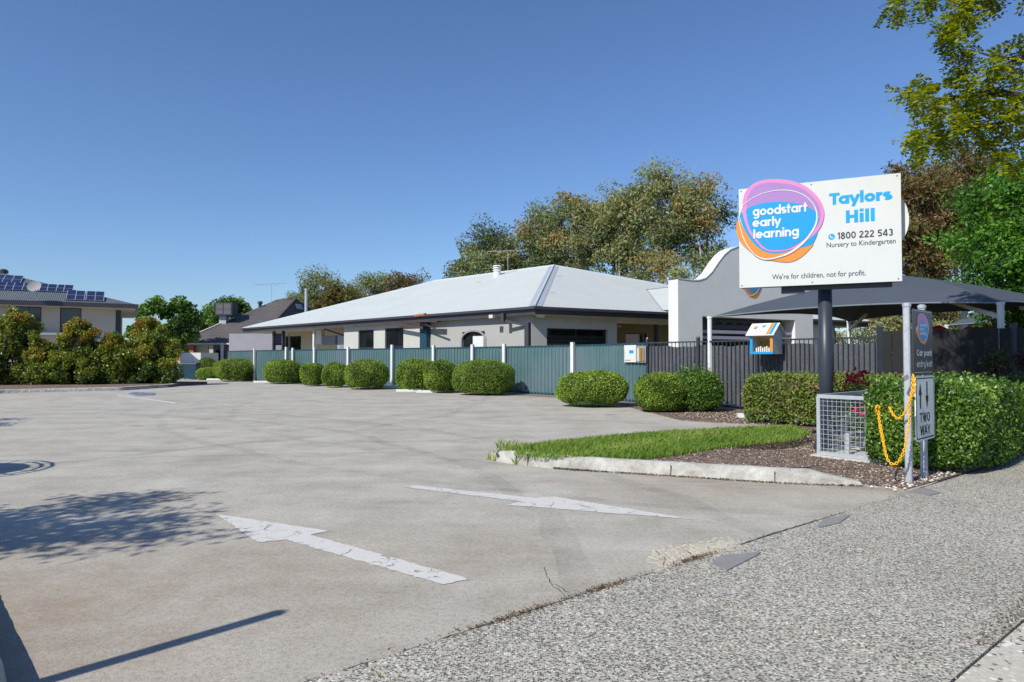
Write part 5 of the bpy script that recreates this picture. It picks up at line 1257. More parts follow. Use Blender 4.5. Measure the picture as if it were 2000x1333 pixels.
# =================================================================== HEDGES AND BUSHES
# near clipped hedge (two joined blocks trimmed as one)
hc = np.array([4.4, 8.95]); hd = np.array(nrm((.76, .65)))
c = np.array(LP(7.6, -1.0)); 
bush('hedge', 'thick clipped green hedge behind the two-post sign', 'hedge', 5.93, 9.31, 1.3, .68, 1.10, 31, M['leaf_hedge'], math.atan2(.66, .75), 6.5, 60000, .024, .035, shell=.12, spike=.07, aspect=.55, f=2.6)
bush('hedge', 'long trimmed hedge with brown patches below the shade cloth fence', 'hedge', 6.55, 13.9, 1.75, .5, 1.07, 32, M['leaf_back'], math.atan2(-1.6, 1.9), 7, 30000, .03, .02, core='core2', shell=.1, spike=.05)
bush('hedge', 'dark shaded hedge under the board fence at the right', 'hedge', 9.6, 12.1, 2.3, .45, 1.05, 33, M['leaf_dark'], math.atan2(-.8, 2.4), 7, 22000, .034, .03, shell=.1, spike=.05)
bl_ = [  # px centre, width px, top y, base y, n, label
    (405, 38, 700, 740, 'small round bush at the far left end of the fence'),
    (407, 44, 719, 743, 'low bright bush in front of the white verandah post, far left'),
    (459, 72, 702, 746, 'wide clipped bush in front of the first fence bay, far left'),
    (553, 72, 703, 751, 'round clipped bush standing alone left of the small yellowish bush'),
    (611, 48, 709, 755, 'small yellowish round bush, smallest of the fence row'),
    (655, 54, 710, 758, 'medium round bush merging with a wider bush on its right'),
    (716, 98, 704, 762, 'wide clipped bush left of the footed white fence post'),
    (812, 80, 702, 766, 'round bush just right of the footed white fence post'),
    (861, 70, 705, 769, 'round bush overlapped between two larger round bushes'),
    (944, 118, 705, 774, 'big oval clipped bush left of the bare stretch of teal fence'),
    (1157, 140, 725, 798, 'big oval clipped bush below the notice board, standing alone'),
    (1291, 104, 731, 808, 'rounded light green bush joined to a shaggier bush')]
for i, (px, wp_, ty, by, lab) in enumerate(bl_):
    q = G(px, by); D0 = q[1] + .0; r_x = wp_ / 2 * D0 / F; D1 = D0 + r_x * .8; r_x = wp_ / 2 * D1 / F; h = EYE + (700 - ty) * D1 / F; x = (px - 1000) / F * D1
    bush('clipped_bush', lab, 'bush', x, D1, r_x, r_x * .85, h, 100 + i, M['leaf_bush'], .3 * i, 2.35 + (i * 37 % 5) * .17, 9000 if px < 900 else 16000, .036 if px < 900 else .028, .035 + .012 * (i % 3), group='clipped bushes along the fence', shell=.1, spike=.03 if i != 4 else .02)
q = G(1364, 808); D1 = q[1] + .6
bush('clipped_bush', 'shaggy darker bush with upright shoots below the sail post', 'bush', (1362 - 1000) / F * D1, D1, .62, .6, EYE - 29 * D1 / F + .04, 130, M['leaf_hedge'], 0, 2.3, 15000, .032, .07, group='clipped bushes along the fence', shell=.12, spike=.13)
# small red-leaf shrub at far right
q = at(1990, 700, 11.6); tree('red_leaf_shrub', 'small red-leaved shrub in front of the dark board fence', q[0], q[1], 1.62, 1.1, 41, M['leaf_red'], 'darkbark', .25, 10, .16, 330, .035, .45, trunk_r=.025, cat='shrub')
# copper shrubs at left
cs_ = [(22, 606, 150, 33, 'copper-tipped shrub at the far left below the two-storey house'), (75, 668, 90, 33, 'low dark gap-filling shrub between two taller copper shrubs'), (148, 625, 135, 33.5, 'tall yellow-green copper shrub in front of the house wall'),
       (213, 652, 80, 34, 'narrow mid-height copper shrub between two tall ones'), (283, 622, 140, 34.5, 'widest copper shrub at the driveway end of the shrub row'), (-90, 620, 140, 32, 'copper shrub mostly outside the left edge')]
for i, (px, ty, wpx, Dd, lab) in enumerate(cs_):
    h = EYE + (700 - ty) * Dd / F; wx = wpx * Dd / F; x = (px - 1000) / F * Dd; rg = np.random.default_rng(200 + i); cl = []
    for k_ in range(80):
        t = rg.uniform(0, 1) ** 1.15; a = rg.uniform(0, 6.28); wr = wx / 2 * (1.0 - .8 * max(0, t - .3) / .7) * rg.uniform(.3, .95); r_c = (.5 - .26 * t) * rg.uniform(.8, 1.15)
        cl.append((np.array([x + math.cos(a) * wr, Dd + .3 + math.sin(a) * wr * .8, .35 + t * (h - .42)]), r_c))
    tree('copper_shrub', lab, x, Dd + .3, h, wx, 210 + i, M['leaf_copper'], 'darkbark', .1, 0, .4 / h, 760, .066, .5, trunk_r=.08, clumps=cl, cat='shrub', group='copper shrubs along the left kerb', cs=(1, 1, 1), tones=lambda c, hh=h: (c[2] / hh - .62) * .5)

# =================================================================== TREES
E = 'gum trees behind the roof'
def gum(px, top, wpx, Dd, seed, lab, m='leaf_euc', low=.35, ncl=26, dens=800, **k):
    h = EYE + (700 - top) * Dd / F; x = (px - 1000) / F * Dd; wx = wpx * Dd / F
    return tree('gum_tree', lab, x, Dd, h, wx, seed, M[m], 'palebark', low, int(ncl * .6) + 2, k.pop('cr', .12) * 1.32, int(dens * 2.1), k.pop('size', .17), .34, sep=.52, sp=.38, nsub=12, wy=wx * .8, trunk_r=k.pop('trunk_r', .2), group=E, droop=.8, cs=(1, 1, .8), **k)
gum(950, 446, 150, 66, 1, 'leftmost low gum tree behind the roof vent and antenna', ncl=34, low=.2)
gum(1045, 402, 120, 66, 2, 'rounded gum tree just left of the roof peak', ncl=38, low=.25, dens=950)
gum(1128, 366, 130, 64, 3, 'broad dense gum tree above the roof peak', ncl=30, low=.42, cr=.105)
gum(1212, 345, 120, 62, 4, 'tall gum tree with rusty tips right of the roof peak', ncl=24, low=.5, cr=.1)
gum(1290, 322, 140, 60, 5, 'tallest gum tree in the middle of the group', ncl=26, low=.52, cr=.1)
gum(1362, 345, 110, 58, 6, 'open gum tree with thin bare branches at the right of the group', ncl=16, low=.55, cr=.1, dens=520)
gum(1335, 478, 150, 54, 7, 'low gum tree above the parapet shoulder', ncl=13, low=.3, cr=.12, dens=500)
gum(1245, 500, 110, 56, 8, 'low leafy gum tree under the tall ones', ncl=7, low=.3, cr=.12, dens=400)
gum(620, 516, 90, 92, 9, 'grey-green gum tree left of the metal flue', ncl=22, low=.2, cr=.13)
gum(660, 545, 80, 84, 10, 'rusty brown gum tree beside the metal flue', 'leaf_euc2', ncl=22, low=.2, cr=.13)
gum(728, 522, 100, 90, 11, 'dark gum tree above the left roof slope', 'leaf_euc', ncl=26, low=.2, cr=.13)
gum(792, 524, 75, 88, 12, 'coppery gum tree nearest the roof ridge', 'leaf_euc2', ncl=20, low=.2, cr=.13)
gum(585, 560, 50, 92, 13, 'small pale gum tree behind the tiled roof', ncl=12, low=.2, cr=.13)
def gtree(px, top, wpx, Dd, seed, lab, m='leaf_dark', **k):
    h = EYE + (700 - top) * Dd / F; x = (px - 1000) / F * Dd; wx = wpx * Dd / F
    return tree(k.pop('name', 'leafy_tree'), lab, x, Dd, h, wx, seed, M[m], 'bark', k.pop('low', .25), k.pop('ncl', 24), k.pop('cr', .14), k.pop('dens', 900), k.pop('size', .17), .55, trunk_r=.18, group=k.pop('group', 'green trees beyond the houses'), **k)
gtree(320, 582, 115, 62, 20, 'rounded green tree between the two houses', ncl=28)
gtree(447, 574, 100, 80, 21, 'green tree behind the rooftop cooler', ncl=26)
gtree(395, 622, 26, 84, 22, 'small distant tree beside the tiled roof', ncl=8)
# right-hand trees
def rgum(px, top, wpx, Dd, seed, lab, **k):
    h = EYE + (700 - top) * Dd / F; x = (px - 1000) / F * Dd; wx = wpx * Dd / F
    return tree('gum_tree', lab, x, Dd, h, wx, seed, M[k.pop('m', 'leaf_euc2')], 'palebark', k.pop('low', .4), k.pop('ncl', 30), k.pop('cr', .1), k.pop('dens', 1300), .11, .32, trunk_r=.2, group='gum trees beyond the shade sails', droop=.8, cs=(1, 1, .85), **k)
rgum(1812, 312, 125, 34, 30, 'coppery gum tree directly right of the big sign', low=.42, lean=-.6)
rgum(1882, 268, 110, 36, 31, 'taller rusty gum tree with forked white trunk', low=.45, lean=.3, m='leaf_euc2')
rgum(1800, 545, 150, 46, 32, 'low gum tree over the shade sail peak', m='leaf_euc', low=.2, ncl=24, cr=.13)
rgum(1870, 600, 160, 44, 33, 'low pale gum tree seen beneath the shade sail', m='leaf_euc', low=.1, ncl=22, cr=.2, dens=500)
rgum(1690, 610, 130, 52, 34, 'distant low gum tree under the sail beside the white eave', m='leaf_euc', low=.1, ncl=20, cr=.2, dens=400)
gtree(1985, 285, 190, 21, 35, 'bright green leafy tree at the right edge', m='leaf_green', name='maple_tree', ncl=44, cr=.13, dens=900, size=.07, low=.22, group='street side trees', droop=.5)
gtree(2085, 240, 200, 20, 36, 'large green tree mostly beyond the right edge', m='leaf_green', name='maple_tree', ncl=34, cr=.14, dens=600, size=.08, low=.22, group='street side trees', droop=.5)

# overhanging locust tree (near)
rng = np.random.default_rng(55)
loc = thing('locust_tree', 'street locust tree overhanging the top right with feathery leaves', 'tree', (11.2, 8.4, 0))
cl = [(1745, 3), (1762, 12), (1795, -8), (1845, 4), (1868, 22), (1890, 30), (1858, 42), (1878, 62), (1850, 60), (1868, 85), (1890, 12), (1915, 0), (1935, -15), (1820, -15), (1876, 110), (1870, 128), (1888, 98),
      (1985, 100), (1998, 125), (1940, 112), (1958, 120), (1990, 150), (1985, 185), (1930, 150), (1905, 150),
      (1768, 183), (1785, 172), (1800, 195), (1822, 190), (1845, 178), (1850, 205), (1872, 195), (1896, 180), (1922, 182), (1945, 190), (1965, 210), (1990, 215), (1812, 222), (1835, 232), (1860, 232), (1885, 222), (1910, 215), (1935, 232),
      (1798, 250), (1788, 268), (1806, 272), (1800, 292), (1838, 262), (1846, 278), (1870, 255), (1895, 242), (1920, 256), (1945, 262), (1965, 245), (1990, 250), (1925, 282), (1955, 290), (1985, 285), (1990, 312), (1960, 318)]
cents = [np.array(at(px + rng.uniform(-4, 4), py + rng.uniform(-4, 4), 8.9 + rng.uniform(-.5, .5))) for px, py in cl]
vis = len(cents)
for i in range(300):   # crown above and beyond the frame
    d = rng.normal(size=3); d /= np.linalg.norm(d); c = np.array([7.6, 9.0, 7.7]) + d * np.array([3.6, 2.5, 1.4]) * rng.uniform(.3, 1) ** .5
    if c[2] < EYE + 790 * c[1] / F and c[0] / c[1] < .8: continue
    if c[0] < 4.3: continue
    cents.append(c)
for q_ in ((3.9, 8.2, 6.75), (4.25, 8.4, 6.75)): cents.append(np.array(q_))
V = []; fb_ = MB()
def frond(p, d, ln, sz):
    d = d / np.linalg.norm(d); s = np.cross(d, [0, 0, 1.0]); s /= np.linalg.norm(s) + 1e-9; n_ = np.cross(s, d)
    for k_ in range(7):
        t = (k_ + .6) / 7; c = p + d * ln * t + np.array([0, 0, -1]) * ln * .35 * t * t
        for sd_ in (-1, 1):
            a = (s * sd_ * .9 + d * .35 + rng.normal(0, .18, 3)); a /= np.linalg.norm(a); w_ = np.cross(a, n_ + rng.normal(0, .3, 3)); w_ /= np.linalg.norm(w_) + 1e-9
            l_f = sz * rng.uniform(.8, 1.15); c1 = c + a * l_f; V.append([c, c + a * l_f * .5 + w_ * l_f * .24, c1, c + a * l_f * .5 - w_ * l_f * .24])
for i, c in enumerate(cents):
    nf = 15 if i < vis else 18; R0 = .17 if i < vis else .4; sz = .07 if i < vis else .09
    for k_ in range(nf):
        d = rng.normal(size=3); d[2] -= .35; d /= np.linalg.norm(d); frond(c + d * R0 * rng.uniform(.1, .6), d, .2 if i < vis else .32, sz)
V = np.array(V); quads('crown', V, M['leaf_locust'], loc, rng.uniform(0, 1, len(V)))
bb = MB(); tb = np.array([11.2, 8.4, 0]); t1 = np.array([11.0, 8.5, 3.4]); branch(bb, tb, t1, .22, .17, rng, .02, 10)
hubs = []
for i in range(8):
    a = i * .8; q = np.array([8.6 + 2.4 * math.cos(a), 9.3 + 1.6 * math.sin(a), 7.9]); 
    if q[0] / q[1] < .8: q[0] = q[1] * .86
    branch(bb, t1, q, .1, .05, rng, .06, 7); hubs.append(q)
def mainbranch(pts, r0, r1):
    P = [np.array(p) for p in pts]
    bb.tube([tuple(p) for p in P], [r0 + (r1 - r0) * i / (len(P) - 1) for i in range(len(P))], 6); return P
MBs = mainbranch([t1, at(2080, 215, 8.7), at(2000, 190, 8.8), at(1940, 180, 8.9), at(1890, 188, 8.9), at(1840, 195, 8.9), at(1790, 188, 8.9)], .09, .008)
MB2 = mainbranch([t1, at(2060, 80, 8.8), at(1990, 118, 8.9), at(1930, 108, 8.9), at(1895, 98, 8.9)], .05, .005)
MB3 = mainbranch([at(2060, 80, 8.8), at(1960, -60, 8.9), at(1890, -20, 8.9), at(1868, 40, 8.9), at(1872, 80, 8.9)], .03, .005)
MB4 = mainbranch([at(2000, 190, 8.8), at(1960, 240, 8.9), at(1900, 250, 8.9), at(1850, 260, 8.9), at(1800, 275, 8.9)], .035, .005)
MB5 = mainbranch([at(1960, -60, 8.9), at(1850, -60, 8.8), at(1780, -110, 8.7), (4.1, 8.3, 6.8)], .03, .006)
hub2 = MBs[2:] + MB2[2:] + MB3[1:] + MB4[1:] + MB5
for i, c in enumerate(cents):
    q = min(hub2 if i < vis + 3 else hubs + hub2, key=lambda z_: np.linalg.norm(z_ - c)); branch(bb, q, c, .009 if i < vis else .03, .003, rng, .12, 4, 4)
mk('trunk', bb, M['darkbark'], loc, smooth=True)

# unseen trees at left whose shadows fall across the car park
def shadow_tree(cx, cy, z, rx, ry, rz, seed, lab, n=26):
    # crown centre so that its shadow lands at (cx, cy)
    k_ = z / math.tan(SUN_EL); x = cx + SUN_AZ[0] * k_; y = cy + SUN_AZ[1] * k_
    rg = np.random.default_rng(seed); cl_ = []
    for i in range(n):
        d = rg.normal(size=3); d /= np.linalg.norm(d); cl_.append((np.array([x, y, z]) + d * [rx, ry, rz] * rg.uniform(.3, 1), rg.uniform(.35, .6)))
    return tree('locust_tree', lab, x - .8, y - .3, z + rz, rx * 2, seed, M['leaf_locust'], 'darkbark', .5, 0, .45 / (z + rz), 170, .06, .4, trunk_r=.12, clumps=cl_, cat='tree', droop=.2)
shadow_tree(-4.4, 5.75, 4.6, 1.9, .75, .9, 61, 'slender street tree just outside the left edge of the view', 20)
shadow_tree(-12.3, 14.3, 5.0, 1.4, 1.4, 1.0, 62, 'second tree outside the left edge, further along the kerb', 22)
# slim pole outside the frame whose shadow crosses the corner
tip = np.array(G(540, 1198)[:2]); ph = 2.9; k_ = ph / math.tan(SUN_EL); pb_ = tip + np.array(SUN_AZ) * k_
ps = thing('sign_post', 'slim grey sign post outside the lower left corner casting the long shadow', 'post', (pb_[0], pb_[1], 0))
b = MB(); b.tube([(pb_[0], pb_[1], 0), (pb_[0], pb_[1], ph)], .045, 10); mk('pole', b, M['galv'], ps)
b = MB(); b.tube([(pb_[0], pb_[1], ph), (pb_[0], pb_[1], ph + .03)], [.05, .03], 10); mk('cap', b, M['galv'], ps)
# made-up round canopy out of view, added to cast a slatted shadow
c = np.array([-6.75, 8.55]); zc = 2.4; k_ = zc / math.tan(SUN_EL); sc_ = c + np.array(SUN_AZ) * k_
sh = thing('shadow_canopy', 'unseen round canopy with slatted rim, added to cast a shadow at the left edge', 'shadow caster', (sc_[0], sc_[1], 0))
b = MB(); b.tube([(sc_[0], sc_[1], 0), (sc_[0], sc_[1], zc + .2)], .03, 8); mk('pole', b, M['galv'], sh)
b = MB(); b.tube([(sc_[0], sc_[1], zc), (sc_[0], sc_[1], zc + .25)], [.62, .05], 16); mk('canopy', b, M['sail'], sh)
b = MB()
for rr_ in (.74, .86):
    pts = [(sc_[0] + rr_ * math.cos(t), sc_[1] + rr_ * math.sin(t), zc) for t in np.linspace(0, 2 * PI, 17)]; b.tube(pts, .02, 5, False)
for k_ in range(16): a = k_ * PI / 8; b.bar((sc_[0] + .6 * math.cos(a), sc_[1] + .6 * math.sin(a), zc), (sc_[0] + .86 * math.cos(a), sc_[1] + .86 * math.sin(a), zc), .02, .02)
mk('rim', b, M['galv'], sh)

# =================================================================== SHADE SAILS
def sail(name, label, C, peak, posts_, struts=True, group='shade sails'):
    cx = sum(c[0] for c in C) / 4; cy = sum(c[1] for c in C) / 4
    T = thing(name, label, 'shade sail', (cx, cy, 0), group); b = MB(); N1 = 14; N2 = 8; P = np.array(peak, float)
    for i in range(4):
        a, c = np.array(C[i], float), np.array(C[(i + 1) % 4], float); vs = []
        for u in range(N1 + 1):
            t = u / N1; e = a + (c - a) * t; mid = (a + c) / 2; inward = (P - mid); inward[2] = 0; e = e + inward / np.linalg.norm(inward) * (.55 * 4 * t * (1 - t)); e[2] += .16 * 4 * t * (1 - t)
            for v in range(N2 + 1):
                s = v / N2; q = e + (P - e) * s; q[2] += .12 * math.sin(PI * s) * (1 if True else 0); vs.append(tuple(q))
        b.add(vs, [(u * (N2 + 1) + v, (u + 1) * (N2 + 1) + v, (u + 1) * (N2 + 1) + v + 1, u * (N2 + 1) + v + 1) for u in range(N1) for v in range(N2)])
    cb = MB()
    mk('canopy', b, M['sail'], T, smooth=True)
    hem = MB()
    for i in range(4):
        a, c = np.array(C[i], float), np.array(C[(i + 1) % 4], float); pts = []
        for u in range(N1 + 1):
            t = u / N1; e = a + (c - a) * t; mid = (a + c) / 2; inward = (P - mid); inward[2] = 0; e = e + inward / np.linalg.norm(inward) * (.55 * 4 * t * (1 - t)); e[2] += .16 * 4 * t * (1 - t); pts.append(tuple(e))
        hem.tube(pts, .018, 5)
    mk('hem', hem, mat('sail_hem', L(120, 128, 136), .6), T)
    for i in posts_:
        c = C[i]; b = MB(); b.tube([(c[0], c[1], 0), (c[0], c[1], c[2] - .02)], .065, 12); b.tube([(c[0], c[1], c[2] - .04), (c[0], c[1], c[2] + .02)], .08, 12)
        mk('post', b, M['postwhite'], T, smooth=False)
        if i == 0: continue
        b = MB(); e = np.array(c) + (P - np.array(c)) * .4; e[2] -= .3; b.bar((c[0], c[1], c[2] - .3), tuple(e), .07, .09); mk('strut', b, M['cream'], T)
    return T
C1 = at(1386, 620, 19.3); C2 = at(1954, 592, 14.5)
sail('shade_sail', 'large grey peaked shade sail behind the big sign on white posts', [C1, C2, (16.4, 19.0, 2.7), (11.85, 24.0, 2.7)], (11.0, 19.3, 3.75), (0, 1, 2, 3))
sail('shade_sail', 'second grey shade sail further back at the right edge', [(17.2, 27, 2.7), (23, 22, 2.7), (29, 28, 2.7), (23, 33, 2.7)], (23.2, 27.5, 4.6), (0, 1, 2, 3))
# cubby roof beyond the fence
q = at(1925, 640, 17.5); cb_ = thing('cubby_house', 'rust-orange roofed cubby behind the dark board fence', 'cubby house', (q[0], q[1], 0))
b = MB(); b.box(q[0] - .4, q[0] + .4, q[1] - .6, q[1] + .6, 0, 1.9); mk('wall', b, M['brick'], cb_)
b = MB(); b.add([(q[0] - .5, q[1] - .8, 1.9), (q[0] + .5, q[1] - .8, 1.9), (q[0] + .5, q[1], 2.2), (q[0] - .5, q[1], 2.2), (q[0] - .5, q[1] + .8, 1.9), (q[0] + .5, q[1] + .8, 1.9)], [(0, 1, 2, 3), (3, 2, 5, 4), (0, 3, 4), (1, 5, 2), (0, 4, 5, 1)]); mk('roof', b, M['cubby'], cb_)
q = at(1834, 650, 16.8); b = MB(); b.tube([(q[0], q[1], 1.75), (q[0], q[1], 2.0), (q[0], q[1], 2.13), (q[0] + .02, q[1], 2.2)], [.3, .3, .2, .04], 14); b.tube([(q[0], q[1], 0), (q[0], q[1], 1.75)], .05, 8)
tmk('play_post', b, mat('red_plastic', L(190, 40, 44), .4), 'rounded red play equipment top peeking over the dark fence', 'play equipment')

# =================================================================== HOUSE LEFT (two storey)
HD = 46.0; hO = np.array(at(252, 600, HD)[:2]); hd_ = np.array(nrm((-1, -.56))); hn = np.array([hd_[1], -hd_[0]]); hn = hn if hn[1] < 0 else -hn
fH = frame(hO, hd_, hn); sH = lambda px, py=620: onpl(px, py, hO, hd_)
ho = thing('two_storey_house', 'beige two-storey house with solar panels behind the copper shrubs', 'house', (hO[0], hO[1], 0))
ze = sH(240, 604)[1]; wl = sH(236)[0]
w1 = rng2(sH, 117, 159) + (sH(140, 650)[1], sH(140, 600)[1]); w2 = rng2(sH, 30, 81) + (sH(60, 644)[1], sH(60, 598)[1])
b = MB(); wall_open(b, fH, wl, 30, 0, ze, [w1, w2], .25); mk('wall', b, M['beige'], ho)
b = MB(); fbox(b, fH, wl, wl + .25, 0, ze, -11, -.26); mk('side_wall', b, M['beige'], ho)
window(ho, fH, *w1, mull=0, gm='glass2'); window(ho, fH, *w2, mull=1)
b = MB(); fbox(b, fH, wl - .02, wl + .3, ze - 3.2, ze - .1, .002, .02); mk('quoin', b, M['darkmetal'], ho)
b = MB(); fbox(b, fH, w1[0] - .3, 30, sH(100, 654)[1], sH(100, 650)[1], 0.002, .25); mk('string_course', b, M['white'], ho)
EV = .75; e0 = wl - EV - .1
b = MB(); fbox(b, fH, e0, 31, ze - .02, ze + .02, -11.5, EV - .02); mk('eave_lining', b, M['cream'], ho)
b = MB(); fbox(b, fH, e0 - .05, 31, ze + .02, ze + .3, EV - .02, EV + .1); fbox(b, fH, e0 - .17, e0 - .05, ze + .02, ze + .3, -11.5, EV + .1); mk('gutter', b, M['gutter'], ho)
rz = 7.25; hw2 = 6.1; ra = 7.6
# roof from eave line to ridge
def hv(a, z, c): return fH(a, z, c)
b = MB(); u3 = hd_
v0, v1, v2, v3 = hv(e0, ze + .3, EV), hv(31, ze + .3, EV), hv(25, rz, EV - hw2), hv(ra, rz, EV - hw2)
v4, v5 = hv(e0, ze + .3, EV - 2 * hw2), hv(31, ze + .3, EV - 2 * hw2)
rface(b, [v0, v1, v2, v3], v0, hd_, -hn); rface(b, [v4, v0, v3], v0, hn, hd_); rface(b, [v5, v4, v3, v2], v4, hd_, hn); rface(b, [v1, v5, v2], v1, hn, hd_)
mk('roof', b, M['darkroof'], ho)
sl = np.array(v3) - np.array(hv(ra, ze + .3, EV)); slu = sl / np.linalg.norm(sl); un = np.array([hd_[0], hd_[1], 0]); rnn = np.cross(un, slu); rnn = rnn if rnn[2] > 0 else -rnn
def rhit(px, py):
    r = np.array(ray(px, py)); o_ = np.array([0, 0, EYE]); t = np.dot(rnn, np.array(v0) - o_) / np.dot(rnn, r); q = o_ + r * t - np.array(v0); return float(np.dot(q, un)), float(np.dot(q, slu))
def solarmat():
    a = NT('solar_panel'); uv = a.coord('UV'); sx = a.n('SeparateXYZ'); a.l(uv, sx.inputs[0])
    f = lambda c, p, w_: a.math('LESS_THAN', a.math('FRACT', a.math('DIVIDE', c, p)), w_)
    k = a.math('MAXIMUM', f(sx.outputs[0], .5, .07), f(sx.outputs[1], .8, .04)); a.l(a.mix(k, L(34, 40, 70), L(150, 156, 170)), a.p.inputs['Base Color']); a.p.inputs['Roughness'].default_value = .2; return a.m
M['solar'] = solarmat()
def solar(px0, px1, py0, py1, n_, tilt=.35):
    a0, s0 = rhit(px0, py1); a1, _ = rhit(px1, py1); _, s1 = rhit((px0 + px1) / 2, py0)
    for k_ in range(n_):
        A0 = a0 + (a1 - a0) * k_ / n_; A1 = a0 + (a1 - a0) * (k_ + .96) / n_; b = MB(); O_ = np.array(v0)
        P = lambda a, s, h_: tuple(O_ + un * a + slu * s + rnn * h_)
        vs = [P(A0, s0, .08), P(A1, s0, .08), P(A1, s1, .08 + tilt), P(A0, s1, .08 + tilt)]; wdt = abs(A1 - A0)
        b.add(vs, [(0, 1, 2, 3)], [[(0, 0), (wdt, 0), (wdt, 1.6), (0, 1.6)]]); b.add([P(A0, s0, .03), P(A1, s0, .03), P(A1, s1, .03 + tilt), P(A0, s1, .03 + tilt)] + vs, [(0, 1, 2, 3), (0, 1, 5, 4), (1, 2, 6, 5), (2, 3, 7, 6), (3, 0, 4, 7)])
        mk('solar_panel', b, M['solar'], ho)
solar(142, -30, 560, 573, 5, .15); solar(203, 125, 575, 590, 2, .15)
solar(40, -25, 541, 556, 1, .05)
a, s = rhit(75, 588); q = np.array(v0) + un * a + slu * s
b = MB(); b.tube([tuple(q), tuple(q + [0, -.3, .75])], .03, 6); b.tube([tuple(q + [0, -.3, .75]), tuple(q + [.35, -1.0, .45])], .015, 5); dsh = mk('satellite_mount', b, M['galv'], ho)
b = MB(); cc = q + [0, -.35, .85]; ax = np.array([.1, -1, .35]); ax /= np.linalg.norm(ax); e1 = np.cross(ax, [0, 0, 1.0]); e1 /= np.linalg.norm(e1); e2 = np.cross(ax, e1); vs = []
for j, rr_ in enumerate((.02, .16, .3, .42)):
    for k_ in range(20): t = 2 * PI * k_ / 20; vs.append(tuple(cc + e1 * rr_ * math.cos(t) + e2 * rr_ * .85 * math.sin(t) + ax * (rr_ ** 2 * .5)))
b.add(vs, [(j * 20 + k_, j * 20 + (k_ + 1) % 20, (j + 1) * 20 + (k_ + 1) % 20, (j + 1) * 20 + k_) for j in range(3) for k_ in range(20)] + [tuple(range(20))]); mk('dish', b, M['blind'], dsh)
q = at(7, 537, HD + 5); b = MB(); b.tube([(q[0], q[1], q[2] - .8), (q[0], q[1], q[2] + .1)], .18, 10); b.tube([(q[0], q[1], q[2] + .1), (q[0], q[1], q[2] + .3), (q[0], q[1], q[2] + .42)], [.3, .3, .15], 12); mk('roof_vent', b, M['darkmetal'], ho)
# =================================================================== HOUSE MIDDLE (tiled)
TD = 66.0
th = thing('tiled_house', 'grey tiled-roof house with rooftop cooler beyond the driveway', 'house', at(440, 700, TD)[:2] + (0,))
Ez = at(440, 671, TD)[2]
p_l = np.array(at(330, 671, TD)); p_r = np.array(at(455, 671, TD)); p_l[2] = p_r[2] = Ez
pk = np.array(at(571, 584, TD + 8)); RZ = pk[2]
p_rf = np.array(at(505, 634, TD - 1)); 
# front slope (long planes seen from the camera) : eave line -> ridge
rl_ = np.array(at(470, 592, TD + 8)); 
b = MB(); eL = np.array([at(335, 671, TD)[0], TD, Ez]); eR = np.array([at(448, 671, TD)[0] + 7.5, TD - .2, Ez]); 
ridL = np.array(at(478, 617, TD + 8)); ridL = np.array([at(425, 617, TD + 9)[0], TD + 9.0, RZ]); ridR = np.array([pk[0], TD + 9.0, RZ])
hipc = np.array([at(500, 660, TD)[0], TD - .2, Ez]); 
us = np.array([1.0, 0]); vs_ = np.array([0, 1.0])
# main front plane: left hip at (350,668)->(ridge), right hip ridgeR -> hipc
lft = np.array([at(345, 671, TD)[0], TD - .2, Ez]); rdl = np.array([at(540, 590, TD + 9)[0], TD + 9, RZ])
rface(b, [tuple(lft), tuple(hipc), tuple(ridR), tuple(rdl)], lft, us, vs_)
bk_r = np.array([at(640, 612, TD + 17)[0] + 4, TD + 18, Ez]); bk_l = np.array([lft[0], TD + 18, Ez])
rface(b, [tuple(hipc), tuple(bk_r), tuple(ridR)], hipc, nrm(tuple((bk_r - hipc)[:2])), nrm((-(bk_r - hipc)[1], (bk_r - hipc)[0])))
rface(b, [tuple(bk_l), tuple(bk_r), tuple(ridR), tuple(rdl)], bk_l, us, vs_); rface(b, [tuple(bk_l), tuple(lft), tuple(rdl)], bk_l, vs_, us)
mk('roof', b, M['tiles'], th)
b = MB(); b.tube([tuple(hipc + [0, 0, .06]), tuple(ridR + [0, 0, .06]), tuple(rdl + [0, 0, .06])], .1, 6); b.tube([tuple(ridR + [0, 0, .06]), tuple(bk_r + [0, 0, .06])], .1, 6); mk('ridge_tiles', b, mat('ridge_tile', L(92, 80, 76), .8), th)
b = MB(); b.tube([tuple(lft + [0, 0, .06]), tuple(rdl + (lft - rdl) * .45 + [0, 0, .06])], .07, 6); mk('white_flashing', b, M['white'], th)
b = MB(); b.box(lft[0] - .1, hipc[0] + .1, TD - .35, TD - .22, Ez - .12, Ez + .02); mk('gutter', b, M['white'], th)
b = MB(); b.box(lft[0] + .4, at(402, 700, TD)[0], TD + .5, TD + .7, 0, Ez - .15); mk('wall', b, M['cream'], th)
b = MB(); b.box(at(402, 700, TD)[0] + .002, hipc[0] + 6, TD + 1.6, TD + 1.8, 0, Ez - .15); mk('wall', b, M['lilac'], th)
b = MB(); b.box(at(447, 700, TD - 4)[0], at(535, 700, TD - 4)[0], TD - 4, TD - 3.8, 0, at(500, 652, TD - 4)[2]); mk('garage_wall', b, M['lilac'], th)
for px in (348, 356, 373):
    b = MB(); x = at(px, 700, TD)[0]; b.box(x - .22, x + .22, TD + .1, TD + .48, 1.2, Ez - .2); mk('brick_pier', b, M['brick'], th)
b = MB(); b.box(at(409, 700, TD)[0], at(425, 700, TD)[0], TD + 1.45, TD + 1.59, .7, 2.2); wq = mk('window', b, M['darkmetal'], th); b = MB(); b.box(at(410, 700, TD)[0], at(424, 700, TD)[0], TD + 1.42, TD + 1.44, .8, 2.1); mk('pane', b, M['glass2'], wq)
